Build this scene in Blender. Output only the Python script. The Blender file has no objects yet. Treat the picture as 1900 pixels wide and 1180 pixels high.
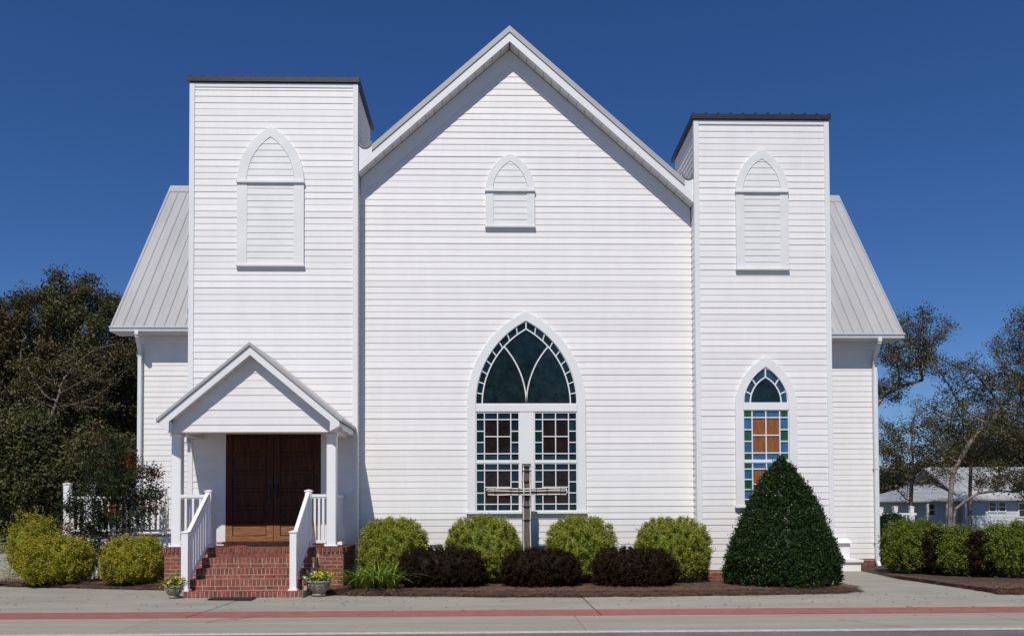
import bpy, bmesh, math, random
import numpy as np
from mathutils import Matrix, Vector, Euler

random.seed(7)
RNG = np.random.default_rng(11)
R = math.radians
SC = bpy.context.scene
COL = SC.collection

# ------------------------------------------------------------------ camera
F, W, H = 1550.0, 1900.0, 1180.0
CAM_LOC = Vector((0.0, -16.0, 1.34))
PITCH, YAW, ROLL, SHIFT = R(1.5), R(-1.3), R(-0.22), 0.168
cam_d = bpy.data.cameras.new('camera')
cam = bpy.data.objects.new('camera', cam_d)
COL.objects.link(cam)
cam.location = CAM_LOC
CM = Matrix.Rotation(YAW, 4, 'Z') @ Matrix.Rotation(math.pi / 2 + PITCH, 4, 'X') @ Matrix.Rotation(ROLL, 4, 'Z')
cam.rotation_euler = CM.to_euler()
cam_d.sensor_width = 36.0
cam_d.lens = F / W * 36.0
cam_d.shift_y = SHIFT
cam_d.clip_end = 2000
SC.camera = cam

# ------------------------------------------------------------------ light
SUN = Vector((-0.22, -1.0, 1.28)).normalized()
EL = math.asin(SUN.z)
AZ = math.atan2(SUN.x, SUN.y)
world = bpy.data.worlds.new('World')
SC.world = world
world.use_nodes = True
wn = world.node_tree.nodes
wl = world.node_tree.links
sky = wn.new('ShaderNodeTexSky')
sky.sky_type = 'NISHITA'
sky.sun_disc = False
sky.sun_elevation = EL
sky.sun_rotation = AZ % (2 * math.pi)
sky.altitude = 0.0
sky.air_density = 1.0
sky.dust_density = 0.0
sky.ozone_density = 10.0
hs = wn.new('ShaderNodeHueSaturation')          # the photograph's slightly saturated blue, whole sky alike
hs.inputs['Saturation'].default_value = 1.12
hs.inputs['Hue'].default_value = 0.508
wl.new(sky.outputs[0], hs.inputs['Color'])
wl.new(hs.outputs[0], wn['Background'].inputs[0])
wn['Background'].inputs[1].default_value = 0.076
sun_d = bpy.data.lights.new('sun', 'SUN')
sun_d.energy = 3.85
sun_d.angle = R(0.53)
sun_d.color = (1.0, 0.945, 0.865)
sun = bpy.data.objects.new('sun', sun_d)
COL.objects.link(sun)
sun.rotation_euler = (-SUN).to_track_quat('-Z', 'Y').to_euler()
SC.view_settings.view_transform = 'Standard'
SC.view_settings.look = 'None'
SC.view_settings.exposure = 0.0
SC.view_settings.gamma = 1.0

# ------------------------------------------------------------------ measuring helpers
CR = CM.to_3x3()
def ray(px, py):
    return CR @ Vector(((px - W / 2) / F, (H / 2 + SHIFT * W - py) / F, -1.0))
def P(px, py, Y):
    d = ray(px, py)
    t = (Y - CAM_LOC.y) / d.y
    p = CAM_LOC + d * t
    return p.x, p.z
def X(px, py, Y): return P(px, py, Y)[0]
def Z(px, py, Y): return P(px, py, Y)[1]
def G(px, py, z=0.0):
    d = ray(px, py)
    t = (z - CAM_LOC.z) / d.z
    p = CAM_LOC + d * t
    return p.x, p.y

# ------------------------------------------------------------------ materials
def mat(name, col, rough=0.6, var=0.06, scale=3.0, bump=0.0, bscale=40.0, col2=None, rnd=0.0,
        stretch=(1, 1, 1), metal=0.0, spec=0.5, attr=None, trans=0.0, detail=6.0, bdist=0.01, coat=0.0):
    m = bpy.data.materials.new(name)
    m.use_nodes = True
    nt = m.node_tree
    N, L = nt.nodes, nt.links
    b = N['Principled BSDF']
    b.inputs['Roughness'].default_value = rough
    b.inputs['Metallic'].default_value = metal
    b.inputs['Specular IOR Level'].default_value = spec
    if coat:
        b.inputs['Coat Weight'].default_value = coat
        b.inputs['Coat Roughness'].default_value = 0.05
    geo = N.new('ShaderNodeNewGeometry')
    mp = N.new('ShaderNodeMapping')
    mp.inputs['Scale'].default_value = stretch
    L.new(geo.outputs['Position'], mp.inputs[0])
    nz = N.new('ShaderNodeTexNoise')
    nz.inputs['Scale'].default_value = scale
    nz.inputs['Detail'].default_value = detail
    nz.inputs['Roughness'].default_value = 0.62
    L.new(mp.outputs[0], nz.inputs['Vector'])
    ramp = N.new('ShaderNodeValToRGB')
    c2 = col2 if col2 else tuple(max(0.0, c * (1 - 2.2 * var)) for c in col)
    c1 = tuple(min(1.0, c * (1 + var)) for c in col)
    ramp.color_ramp.elements[0].position = 0.32
    ramp.color_ramp.elements[1].position = 0.68
    ramp.color_ramp.elements[0].color = (*c2, 1)
    ramp.color_ramp.elements[1].color = (*c1, 1)
    if attr:
        at = N.new('ShaderNodeAttribute')
        at.attribute_name = attr
        mx = N.new('ShaderNodeMath'); mx.operation = 'MULTIPLY_ADD'
        mx.inputs[1].default_value = 0.35
        L.new(nz.outputs[0], mx.inputs[0])
        ml = N.new('ShaderNodeMath'); ml.operation = 'MULTIPLY_ADD'
        ml.inputs[1].default_value = 0.65
        ml.inputs[2].default_value = 0.0
        L.new(at.outputs['Fac'], ml.inputs[0])
        L.new(ml.outputs[0], mx.inputs[2])
        L.new(mx.outputs[0], ramp.inputs[0])
        ramp.color_ramp.elements[0].position = 0.15
        ramp.color_ramp.elements[1].position = 0.85
    else:
        L.new(nz.outputs[0], ramp.inputs[0])
    out = ramp.outputs[0]
    if rnd > 0:
        oi = N.new('ShaderNodeObjectInfo')
        mr = N.new('ShaderNodeMapRange')
        mr.inputs[3].default_value = 1 - rnd
        mr.inputs[4].default_value = 1 + rnd * 0.5
        L.new(oi.outputs['Random'], mr.inputs[0])
        mu = N.new('ShaderNodeMix'); mu.data_type = 'RGBA'; mu.blend_type = 'MULTIPLY'
        mu.inputs[0].default_value = 1.0
        L.new(out, mu.inputs[6]); L.new(mr.outputs[0], mu.inputs[7])
        out = mu.outputs[2]
    L.new(out, b.inputs['Base Color'])
    if bump > 0:
        n2 = N.new('ShaderNodeTexNoise')
        n2.inputs['Scale'].default_value = bscale
        n2.inputs['Detail'].default_value = 5
        L.new(mp.outputs[0], n2.inputs['Vector'])
        bp = N.new('ShaderNodeBump')
        bp.inputs['Strength'].default_value = bump
        bp.inputs['Distance'].default_value = bdist
        L.new(n2.outputs[0], bp.inputs['Height'])
        L.new(bp.outputs[0], b.inputs['Normal'])
    if trans > 0:
        tr = N.new('ShaderNodeBsdfTranslucent')
        L.new(out, tr.inputs[0])
        ms = N.new('ShaderNodeMixShader')
        ms.inputs[0].default_value = trans
        L.new(b.outputs[0], ms.inputs[1]); L.new(tr.outputs[0], ms.inputs[2])
        L.new(ms.outputs[0], N['Material Output'].inputs[0])
    return m

M = {}
M['siding'] = mat('white_siding', (0.815, 0.80, 0.785), 0.5, 0.014, 2.2, 0.5, 2.6, rnd=0.05, stretch=(1.6, 1, 0.35), bdist=0.02, detail=9)
M['trim'] = mat('white_trim', (0.78, 0.785, 0.785), 0.42, 0.02, 2.0, 0.08, 20)
M['vinyl'] = mat('white_vinyl', (0.82, 0.82, 0.83), 0.35, 0.012, 3.0)
M['gutter'] = mat('white_gutter', (0.76, 0.78, 0.80), 0.35, 0.03, 4.0)
M['vent'] = mat('vent_paint', (0.77, 0.77, 0.765), 0.5, 0.03, 3.0, rnd=0.03)
M['soffit'] = mat('soffit_white', (0.74, 0.73, 0.71), 0.55, 0.03, 3.0)
M['roof'] = mat('pale_metal_roof', (0.43, 0.43, 0.425), 0.42, 0.05, 1.2, rnd=0.035, stretch=(2, 0.5, 0.5), metal=0.0, spec=0.5)
M['rakemetal'] = mat('rake_metal', (0.42, 0.41, 0.395), 0.45, 0.04, 1.2)
M['bronze'] = mat('bronze_metal', (0.030, 0.028, 0.026), 0.38, 0.15, 5.0)
M['lead'] = mat('lead_flashing', (0.20, 0.21, 0.22), 0.45, 0.15, 6.0)
M['brick'] = mat('red_brick', (0.27, 0.085, 0.052), 0.85, 0.22, 14.0, 0.5, 120, rnd=0.28)
M['mortar'] = mat('mortar', (0.46, 0.35, 0.28), 0.9, 0.18, 20.0, 0.5, 150)
M['darkmortar'] = mat('foundation_mortar', (0.36, 0.30, 0.26), 0.9, 0.18, 20.0, 0.5, 150)
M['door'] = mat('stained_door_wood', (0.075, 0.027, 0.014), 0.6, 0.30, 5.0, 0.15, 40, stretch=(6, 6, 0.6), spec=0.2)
M['door_lit_faded'] = mat('sunlit_faded_door_wood', (0.30, 0.145, 0.062), 0.65, 0.25, 5.0, 0.15, 40, stretch=(0.8, 6, 8), spec=0.2)  # sunlight below the porch shadow put into the colour, along with bleached wood
M['black'] = mat('black_iron', (0.012, 0.012, 0.013), 0.4, 0.1, 10)
M['mat'] = mat('rubber_mat', (0.016, 0.014, 0.013), 0.9, 0.3, 60, 0.6, 200)
M['tan'] = mat('porch_ceiling', (0.62, 0.58, 0.50), 0.7, 0.03, 3)
M['grey_wood'] = mat('weathered_wood', (0.20, 0.155, 0.125), 0.85, 0.0, 9, 0.7, 50, col2=(0.06, 0.047, 0.038), stretch=(9, 9, 0.5))
M['grey_wood_h'] = mat('weathered_wood_across', (0.14, 0.10, 0.08), 0.85, 0.0, 9, 0.7, 50, col2=(0.045, 0.032, 0.027), stretch=(0.5, 9, 9))
M['rope'] = mat('rope_light', (0.80, 0.76, 0.70), 0.35, 0.08, 20)
def glass(name, col, col2):
    return mat(name, col, 0.10, 0.0, 5.0, 0.22, 5.5, col2=col2, rnd=0.25, spec=0.3, bdist=0.02, detail=4)
M['g_border'] = glass('teal_glass', (0.010, 0.040, 0.058), (0.006, 0.022, 0.032))
M['g_border2'] = glass('green_teal_glass', (0.008, 0.030, 0.032), (0.005, 0.018, 0.020))
M['g_center'] = glass('dark_amber_glass', (0.026, 0.017, 0.014), (0.010, 0.007, 0.007))
M['g_arch'] = glass('dark_green_glass', (0.016, 0.034, 0.037), (0.004, 0.010, 0.012))
M['g_blue'] = mat('blue_glass', (0.03, 0.17, 0.36), 0.16, 0.0, 16, 0.2, 9, col2=(0.02, 0.085, 0.19), rnd=0.2)
M['g_green'] = mat('green_glass', (0.012, 0.13, 0.05), 0.16, 0.0, 16, 0.2, 9, col2=(0.006, 0.06, 0.03), rnd=0.2)
M['g_orange'] = mat('orange_glass', (0.33, 0.12, 0.022), 0.16, 0.0, 6, 0.2, 9, col2=(0.17, 0.05, 0.010), rnd=0.15, stretch=(4, 1, 0.7))
M['g_dusk'] = mat('dusk_blue_glass', (0.03, 0.085, 0.13), 0.12, 0.0, 8, 0.2, 9, col2=(0.015, 0.04, 0.07), rnd=0.2)
M['concrete'] = mat('concrete', (0.352, 0.335, 0.272), 0.9, 0.0, 1.3, 0.5, 110, col2=(0.265, 0.255, 0.215), rnd=0.06, stretch=(0.5, 1.4, 1), detail=10)
M['concrete2'] = mat('worn_concrete', (0.375, 0.348, 0.278), 0.9, 0.0, 1.1, 0.5, 110, col2=(0.265, 0.245, 0.205), rnd=0.06, stretch=(0.3, 2.6, 1), detail=10)
M['redband'] = mat('red_stamped_band', (0.37, 0.118, 0.092), 0.9, 0.0, 4.0, 0.4, 60, col2=(0.27, 0.088, 0.072), rnd=0.05, detail=10)
M['asphalt'] = mat('asphalt', (0.16, 0.15, 0.14), 0.92, 0.15, 1.0, 0.6, 160)
M['line'] = mat('road_paint', (0.62, 0.60, 0.55), 0.8, 0.0, 12, 0.2, 60, col2=(0.38, 0.36, 0.32))
M['soil'] = mat('mulch_soil', (0.105, 0.06, 0.042), 0.95, 0.0, 4.0, 1.0, 40, col2=(0.05, 0.03, 0.022), bdist=0.04, detail=10)
M['straw'] = mat('pine_straw', (0.27, 0.135, 0.08), 0.8, 0.0, 6, col2=(0.09, 0.047, 0.03), attr='var')
M['earth'] = mat('grassy_earth', (0.075, 0.085, 0.03), 0.95, 0.0, 0.35, 0.8, 30, col2=(0.10, 0.085, 0.055), detail=10, bdist=0.04)
M['grass'] = mat('grass_blades', (0.09, 0.13, 0.03), 0.6, 0.0, 5, col2=(0.04, 0.06, 0.015), attr='var', trans=0.2)
def leafmat(name, hi, lo, rough=0.65, trans=0.22, spec=0.16):
    return mat(name, hi, rough, 0.0, 2.5, col2=lo, attr='var', trans=trans, spec=spec)
M['lf_gold'] = leafmat('golden_privet_leaves', (0.48, 0.41, 0.04), (0.12, 0.16, 0.016))
M['lf_lime'] = leafmat('lime_privet_leaves', (0.42, 0.43, 0.055), (0.08, 0.14, 0.016))
M['lf_hedge'] = leafmat('hedge_leaves', (0.23, 0.27, 0.032), (0.045, 0.08, 0.012))
M['lf_purple'] = leafmat('burgundy_leaves', (0.042, 0.023, 0.012), (0.011, 0.010, 0.006), 0.6, 0.10, 0.08)
M['lf_holly'] = leafmat('holly_leaves', (0.030, 0.060, 0.012), (0.007, 0.018, 0.005), 0.40, 0.06, 0.22)
M['lf_crape'] = leafmat('crape_leaves', (0.040, 0.055, 0.016), (0.015, 0.022, 0.008), 0.4, 0.15)
M['lf_red'] = leafmat('reddening_leaves', (0.22, 0.055, 0.02), (0.09, 0.03, 0.012))
M['lf_wood'] = leafmat('woodland_leaves', (0.150, 0.148, 0.058), (0.038, 0.042, 0.018), 0.6, 0.2)
M['lf_wood2'] = leafmat('brown_woodland_leaves', (0.165, 0.138, 0.066), (0.042, 0.038, 0.019), 0.6, 0.2)
M['lf_wood3'] = leafmat('bright_vine_leaves', (0.065, 0.085, 0.018), (0.022, 0.033, 0.008), 0.55, 0.15)
M['lf_oak'] = leafmat('oak_leaves', (0.115, 0.118, 0.040), (0.036, 0.042, 0.015), 0.55, 0.2)
M['lf_rust'] = leafmat('rusty_oak_leaves', (0.12, 0.062, 0.024), (0.045, 0.030, 0.012), 0.55, 0.15)
M['lf_lily'] = leafmat('daylily_leaves', (0.26, 0.36, 0.045), (0.08, 0.15, 0.02), 0.4, 0.25)
M['bark'] = mat('grey_bark', (0.10, 0.08, 0.062), 0.9, 0.35, 5, 0.6, 30)
M['oakbark'] = mat('oak_bark', (0.24, 0.19, 0.15), 0.9, 0.3, 5, 0.5, 30)
M['palebark'] = mat('pale_bark', (0.26, 0.21, 0.165), 0.85, 0.3, 5, 0.4, 30)
M['urn'] = mat('cast_stone', (0.36, 0.33, 0.27), 0.9, 0.0, 14, 0.6, 60, col2=(0.20, 0.185, 0.15))
M['yellow'] = mat('yellow_petals', (0.75, 0.48, 0.02), 0.6, 0.1, 8)
M['whitepetal'] = mat('pale_petals', (0.68, 0.60, 0.60), 0.6, 0.1, 8)
M['hwall'] = mat('house_white', (0.60, 0.62, 0.64), 0.7, 0.05, 2, rnd=0.03)
M['shedroof'] = mat('shed_roof', (0.20, 0.21, 0.23), 0.6, 0.12, 0.8)
M['hroof'] = mat('house_metal_roof', (0.37, 0.38, 0.39), 0.5, 0.12, 0.8, rnd=0.06)
M['hglass'] = mat('house_glass', (0.03, 0.035, 0.04), 0.1, 0.2, 3)
M['deckwood'] = mat('deck_boards', (0.28, 0.24, 0.20), 0.85, 0.2, 6, 0.3, 40, rnd=0.15)

# ------------------------------------------------------------------ object helpers
def link(name, me, m=None, parent=None):
    o = bpy.data.objects.new(name, me)
    COL.objects.link(o)
    if m is not None and me is not None and not me.materials:
        me.materials.append(M[m] if isinstance(m, str) else m)
    if parent is not None:
        o.parent = parent
    return o
def tag(o, label=None, cat=None, group=None, kind=None):
    if label: o['label'] = label
    if cat: o['category'] = cat
    if group: o['group'] = group
    if kind: o['kind'] = kind
    return o
def empty(name, loc, label, cat, group=None):
    o = bpy.data.objects.new(name, None)
    COL.objects.link(o)
    o.location = loc
    o.empty_display_size = 0.2
    return tag(o, label, cat, group)

class MB:
    """collects shapes, in world coordinates, for one mesh"""
    def __init__(s): s.v = []; s.f = []
    def add(s, vs, fs):
        b = len(s.v); s.v += [tuple(v) for v in vs]; s.f += [tuple(i + b for i in f) for f in fs]; return s
    def box(s, x0, x1, y0, y1, z0, z1):
        return s.add([(x0, y0, z0), (x1, y0, z0), (x1, y1, z0), (x0, y1, z0), (x0, y0, z1), (x1, y0, z1), (x1, y1, z1), (x0, y1, z1)],
                     [(0, 3, 2, 1), (4, 5, 6, 7), (0, 1, 5, 4), (1, 2, 6, 5), (2, 3, 7, 6), (3, 0, 4, 7)])
    def prism(s, pts, y0, y1):           # pts in x,z counter-clockwise seen from the front (-Y)
        n = len(pts)
        vs = [(x, y0, z) for x, z in pts] + [(x, y1, z) for x, z in pts]
        fs = [tuple(range(n)), tuple(range(2 * n - 1, n - 1, -1))]
        fs += [(i, i + n, (i + 1) % n + n, (i + 1) % n) for i in range(n)]
        return s.add(vs, fs)
    def prismx(s, pts, x0, x1):          # pts in y,z
        n = len(pts)
        vs = [(x0, y, z) for y, z in pts] + [(x1, y, z) for y, z in pts]
        fs = [tuple(range(n)), tuple(range(2 * n - 1, n - 1, -1))]
        fs += [(i, i + n, (i + 1) % n + n, (i + 1) % n) for i in range(n)]
        return s.add(vs, fs)
    def prismz(s, pts, z0, z1):
        n = len(pts)
        vs = [(x, y, z0) for x, y in pts] + [(x, y, z1) for x, y in pts]
        fs = [tuple(range(n - 1, -1, -1)), tuple(range(n, 2 * n))]
        fs += [(i, (i + 1) % n, (i + 1) % n + n, i + n) for i in range(n)]
        return s.add(vs, fs)
    def band(s, a, b, y0, y1):           # ribbon between two x,z polylines, front y0, back y1
        n = len(a)
        vs = [(x, y0, z) for x, z in a] + [(x, y0, z) for x, z in b] + [(x, y1, z) for x, z in a] + [(x, y1, z) for x, z in b]
        fs = []
        for i in range(n - 1):
            fs += [(i, i + 1, n + i + 1, n + i), (i, 2 * n + i, 2 * n + i + 1, i + 1),
                   (n + i, n + i + 1, 3 * n + i + 1, 3 * n + i), (2 * n + i, 3 * n + i, 3 * n + i + 1, 2 * n + i + 1)]
        fs += [(0, n, 3 * n, 2 * n), (n - 1, 3 * n - 1, 4 * n - 1, 2 * n - 1)]
        return s.add(vs, fs)
    def tube(s, pts, r, sides=8):
        pts = [Vector(p) for p in pts]
        rs = r if isinstance(r, (list, tuple)) else [r] * len(pts)
        rings = []
        for i, p in enumerate(pts):
            t = (pts[min(i + 1, len(pts) - 1)] - pts[max(i - 1, 0)]).normalized()
            u = t.cross(Vector((0.123, 0.9, 0.3))).normalized(); v = t.cross(u)
            rings.append([p + (u * math.cos(k * 2 * math.pi / sides) + v * math.sin(k * 2 * math.pi / sides)) * rs[i] for k in range(sides)])
        vs = [q for rg in rings for q in rg]; fs = []
        for i in range(len(pts) - 1):
            for k in range(sides):
                a = i * sides + k; b = i * sides + (k + 1) % sides
                fs.append((a, b, b + sides, a + sides))
        fs.append(tuple(range(sides - 1, -1, -1))); fs.append(tuple(range(len(vs) - sides, len(vs))))
        return s.add(vs, fs)
    def obox(s, p0, p1, w, h):           # square bar between two points, w across, h in height
        p0, p1 = Vector(p0), Vector(p1); t = (p1 - p0).normalized()
        up = Vector((0, 0, 1)) if abs(t.z) < 0.95 else Vector((0, 1, 0))
        u = t.cross(up).normalized(); v = u.cross(t)
        vs = []
        for p in (p0, p1):
            for a, b in ((-1, -1), (1, -1), (1, 1), (-1, 1)):
                vs.append(p + u * a * w / 2 + v * b * h / 2)
        return s.add(vs, [(0, 1, 2, 3), (7, 6, 5, 4), (0, 4, 5, 1), (1, 5, 6, 2), (2, 6, 7, 3), (3, 7, 4, 0)])
    def lathe(s, prof, c, n=24):
        vs = [(c[0] + r * math.cos(2 * math.pi * k / n), c[1] + r * math.sin(2 * math.pi * k / n), c[2] + z) for r, z in prof for k in range(n)]
        fs = []
        for i in range(len(prof) - 1):
            for k in range(n):
                a = i * n + k; b = i * n + (k + 1) % n
                fs.append((a, b, b + n, a + n))
        fs.append(tuple(range(n - 1, -1, -1))); fs.append(tuple(range(len(vs) - n, len(vs))))
        return s.add(vs, fs)
    def build(s, name, m, parent=None, bevel=0.0, smooth=False):
        me = bpy.data.meshes.new(name)
        off = Vector((0, 0, 0))
        if parent is not None:
            q = parent
            while q is not None:
                off += q.location; q = q.parent
        me.from_pydata([Vector(v) - off for v in s.v], [], s.f)
        bm = bmesh.new(); bm.from_mesh(me)
        bmesh.ops.recalc_face_normals(bm, faces=bm.faces)
        if bevel > 0:
            ed = [e for e in bm.edges if len(e.link_faces) == 2 and e.calc_face_angle() > 0.6]
            bmesh.ops.bevel(bm, geom=ed, offset=bevel, segments=1, affect='EDGES', clamp_overlap=True)
        bm.to_mesh(me); bm.free()
        if smooth:
            for p in me.polygons: p.use_smooth = True
        return link(name, me, m, parent)

def np_mesh(name, verts, quads, m, parent=None, var=None):
    me = bpy.data.meshes.new(name)
    off = np.zeros(3)
    q = parent
    while q is not None:
        off += np.array(q.location); q = q.parent
    verts = np.asarray(verts, dtype=np.float32) - off.astype(np.float32)
    quads = np.asarray(quads, dtype=np.int32)
    me.vertices.add(len(verts)); me.vertices.foreach_set('co', verts.ravel())
    me.loops.add(quads.size); me.loops.foreach_set('vertex_index', quads.ravel())
    k = quads.shape[1]
    me.polygons.add(len(quads))
    me.polygons.foreach_set('loop_start', np.arange(0, quads.size, k, dtype=np.int32))
    try: me.polygons.foreach_set('loop_total', np.full(len(quads), k, dtype=np.int32))
    except Exception: pass
    if var is not None:
        at = me.attributes.new('var', 'FLOAT', 'POINT')
        at.data.foreach_set('value', np.asarray(var, dtype=np.float32))
    me.update(calc_edges=True); me.validate()
    return link(name, me, m, parent)

def unit(a): return a / (np.linalg.norm(a, axis=1, keepdims=True) + 1e-9)

def leaves(pos, nrm, length, width, bias=0.6, rng=RNG, droop=0.0, vshift=None):
    """one folded diamond per position; returns verts, quads, var"""
    n = len(pos)
    nn = unit(nrm * bias + rng.normal(size=(n, 3)) * (1 - bias) + 1e-6)
    rd = rng.normal(size=(n, 3)); rd[:, 2] -= droop
    u = unit(np.cross(nn, rd)); w = np.cross(nn, u)
    ln = (length * rng.uniform(0.65, 1.25, n))[:, None]; wd = (width * rng.uniform(0.7, 1.2, n))[:, None]
    fold = nn * wd * 0.25
    v = np.stack([pos - u * ln / 2, pos + w * wd / 2 + fold, pos + u * ln / 2, pos - w * wd / 2 + fold], axis=1).reshape(-1, 3)
    q = np.arange(4 * n).reshape(n, 4)
    var = rng.uniform(0, 1, n)
    if vshift is not None: var = np.clip(var * 0.7 + vshift * 0.5, 0, 1)
    return v, q, np.repeat(var, 4)

def lump(d, seed, k=3.0):
    r = np.random.default_rng(seed)
    s = np.zeros(len(d))
    for i in range(9):
        a = r.normal(size=3) * k * (1 + 0.35 * i); s += np.sin(d @ a + r.uniform(0, 6.28)) / (1 + 0.35 * i)
    return s / 3.2

def join_parts(parts):
    vs, qs, vr, b = [], [], [], 0
    for v, q, w in parts:
        vs.append(v); qs.append(q + b); vr.append(w); b += len(v)
    return np.concatenate(vs), np.concatenate(qs), np.concatenate(vr)

def sphere_quads(nu=24, nv=12):
    u = np.linspace(0, 2 * np.pi, nu, endpoint=False); v = np.linspace(0.02, np.pi - 0.02, nv)
    d = np.array([[np.sin(b) * np.cos(a), np.sin(b) * np.sin(a), np.cos(b)] for b in v for a in u])
    q = np.array([[i * nu + j, (i + 1) * nu + j, (i + 1) * nu + (j + 1) % nu, i * nu + (j + 1) % nu] for i in range(nv - 1) for j in range(nu)])
    return d, q

def tubes(A, B, ra, rb, sides=6):
    n = len(A)
    t = unit(B - A); ref = np.where(np.abs(t[:, 2:3]) < 0.9, np.array([[0, 0, 1.0]]), np.array([[1.0, 0, 0]]))
    u = unit(np.cross(t, ref)); w = np.cross(t, u)
    ang = np.arange(sides) * 2 * np.pi / sides
    c, s = np.cos(ang)[None, :, None], np.sin(ang)[None, :, None]
    ring = u[:, None, :] * c + w[:, None, :] * s
    v = np.concatenate([A[:, None, :] + ring * ra[:, None, None], B[:, None, :] + ring * rb[:, None, None]], axis=1).reshape(-1, 3)
    k = np.arange(sides); k2 = (k + 1) % sides
    q = np.stack([k, k2, k2 + sides, k + sides], axis=1)
    q = (q[None] + (np.arange(n) * 2 * sides)[:, None, None]).reshape(-1, 4)
    return v, q, np.repeat(np.full(n, 0.5), 2 * sides)

# ------------------------------------------------------------------ the setting: ground
YT = -0.36                 # front plane of the towers
YW = 3.1                   # front plane of the transepts
def sheet(name, pts, z, m, parent=None):
    me = bpy.data.meshes.new(name)
    me.from_pydata([(x, y, z) for x, y in pts], [], [tuple(range(len(pts)))])
    o = link(name, me, m, parent)
    return o
def ccw(pts):
    a = sum(pts[i][0] * pts[(i + 1) % len(pts)][1] - pts[(i + 1) % len(pts)][0] * pts[i][1] for i in range(len(pts)))
    return pts if a > 0 else pts[::-1]

tag(sheet('ground', [(-400, -60), (400, -60), (400, 900), (-400, 900)], -0.16, 'earth'), kind='structure')
Y_LINE1 = G(950, 1168)[1]; Y_RED0 = G(950, 1141.5)[1]; Y_RED1 = G(950, 1131)[1]
YS = G(700, 1103)[1]
road = MB().box(-120, 120, -45, Y_LINE1 - 0.10, -0.14, -0.004).build('road', 'asphalt'); tag(road, kind='structure')
ln = MB().box(-120, 120, Y_LINE1 - 0.24, Y_LINE1 - 0.115, -0.003, 0.001).build('edge_line', 'line', road)
gut = MB().box(-120, 120, Y_LINE1 - 0.095, Y_RED0 - 0.006, -0.14, -0.012).build('shoulder', 'concrete2'); tag(gut, kind='structure')
walk = MB().box(-120, 120, Y_RED1 + 0.006, -0.2, -0.14, -0.03).build('sidewalk', 'concrete2'); tag(walk, kind='structure')
band = MB().box(-120, 120, Y_RED0, Y_RED1, -0.14, -0.02).build('brick_band', 'concrete2'); tag(band, kind='structure')
joints = [-3.95 + 5.35 * k for k in range(-9, 11)]
for k in range(len(joints) - 1):
    a, b = joints[k] + 0.007, joints[k + 1] - 0.007
    near = abs((a + b) / 2) < 16
    dz = random.uniform(-0.004, 0.004) if near else 0
    MB().box(a, b, Y_RED1 + 0.012, -0.22, -0.03, dz).build('slab', 'concrete', walk, 0.006)
    a2, b2 = a - 0.35, b - 0.35
    MB().box(a2, b2, Y_LINE1 - 0.09, Y_RED0 - 0.012, -0.012, random.uniform(-0.004, 0.002)).build('slab', 'concrete2', gut, 0.006)
    MB().box(a, b, Y_RED0 + 0.004, Y_RED1 - 0.004, -0.02, 0.003 + dz * 0.3).build('band_panel', 'redband', band)

def crack(pts, w, parent, z):
    g = [G(*p) for p in pts]; rr = random.Random(len(pts) + int(pts[0][0])); fine = []
    for a, b in zip(g[:-1], g[1:]):
        for i in range(6): fine.append((a[0] + (b[0] - a[0]) * i / 6 + rr.uniform(-.02, .02), a[1] + (b[1] - a[1]) * i / 6 + rr.uniform(-.02, .02)))
    L_ = [(x, y + w * rr.uniform(0.2, 0.6)) for x, y in fine]; R_ = [(x, y - w * rr.uniform(0.2, 0.6)) for x, y in fine]; n = len(fine)
    MB().add([(x, y, z) for x, y in L_ + R_], [(i, i + 1, n + i + 1, n + i) for i in range(n - 1)]).build('crack', 'soil', parent)
crack([(472, 1143), (450, 1147), (405, 1150), (372, 1157)], 0.030, gut, 0.0045)
crack([(1560, 1150), (1598, 1153), (1640, 1160), (1700, 1163)], 0.022, gut, 0.0045)
crack([(1075, 1112), (1100, 1117), (1116, 1127)], 0.022, walk, 0.0065)
# planting beds: gently mounded sheets of soil with a ragged front edge
def bed(name, outline, z0, zc, label=None):
    pts = ccw(outline)
    bm = bmesh.new()
    n = len(pts); cx = sum(p[0] for p in pts) / n; cy = sum(p[1] for p in pts) / n
    rings = []
    for s, z in ((1.0, z0), (0.94, zc), (0.6, zc * 1.15)):
        rings.append([bm.verts.new((cx + (p[0] - cx) * (s if s > 0.95 else 1 - (1 - s) * 0.4), cy + (p[1] - cy) * s, z)) for p in pts])
    for a, b in zip(rings[:-1], rings[1:]):
        for i in range(n):
            bm.faces.new((a[i], a[(i + 1) % n], b[(i + 1) % n], b[i]))
    bm.faces.new(rings[-1])
    me = bpy.data.meshes.new(name); bm.to_mesh(me); bm.free()
    o = link(name, me, 'soil')
    return tag(o, kind='structure')
def edge(pxs, n=40, amp=0.05, seed=1):
    """front edge of a bed through measured ground points"""
    rr = random.Random(seed); g = [G(x, y) for x, y in pxs]
    out = []
    for i in range(n + 1):
        x = g[0][0] + (g[-1][0] - g[0][0]) * i / n
        for a, b in zip(g[:-1], g[1:]):
            if a[0] <= x <= b[0] + 1e-6:
                y = a[1] + (b[1] - a[1]) * (x - a[0]) / max(1e-6, b[0] - a[0])
        out.append((x, y + rr.uniform(-amp, amp)))
    return out
eL = edge([(-260, 1084), (-60, 1086), (60, 1089), (200, 1092), (345, 1096)], 40, 0.04, 1)
eM = edge([(566, 1101), (640, 1104), (900, 1107), (1200, 1107), (1400, 1104), (1560, 1101), (1603, 1098)], 60, 0.035, 2)
eR = edge([(1668, 1074.5), (1720, 1082), (1800, 1094), (1850, 1102), (1990, 1103), (2200, 1104)], 40, 0.03, 3)
bedL = bed('planting_bed', eL + [(eL[-1][0], -0.4), (eL[0][0], 0.7)], 0.004, 0.05)
bedM = bed('planting_bed', eM + [(eM[-1][0] - 0.25, -0.34), (eM[0][0], -0.34)], 0.004, 0.06)
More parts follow.
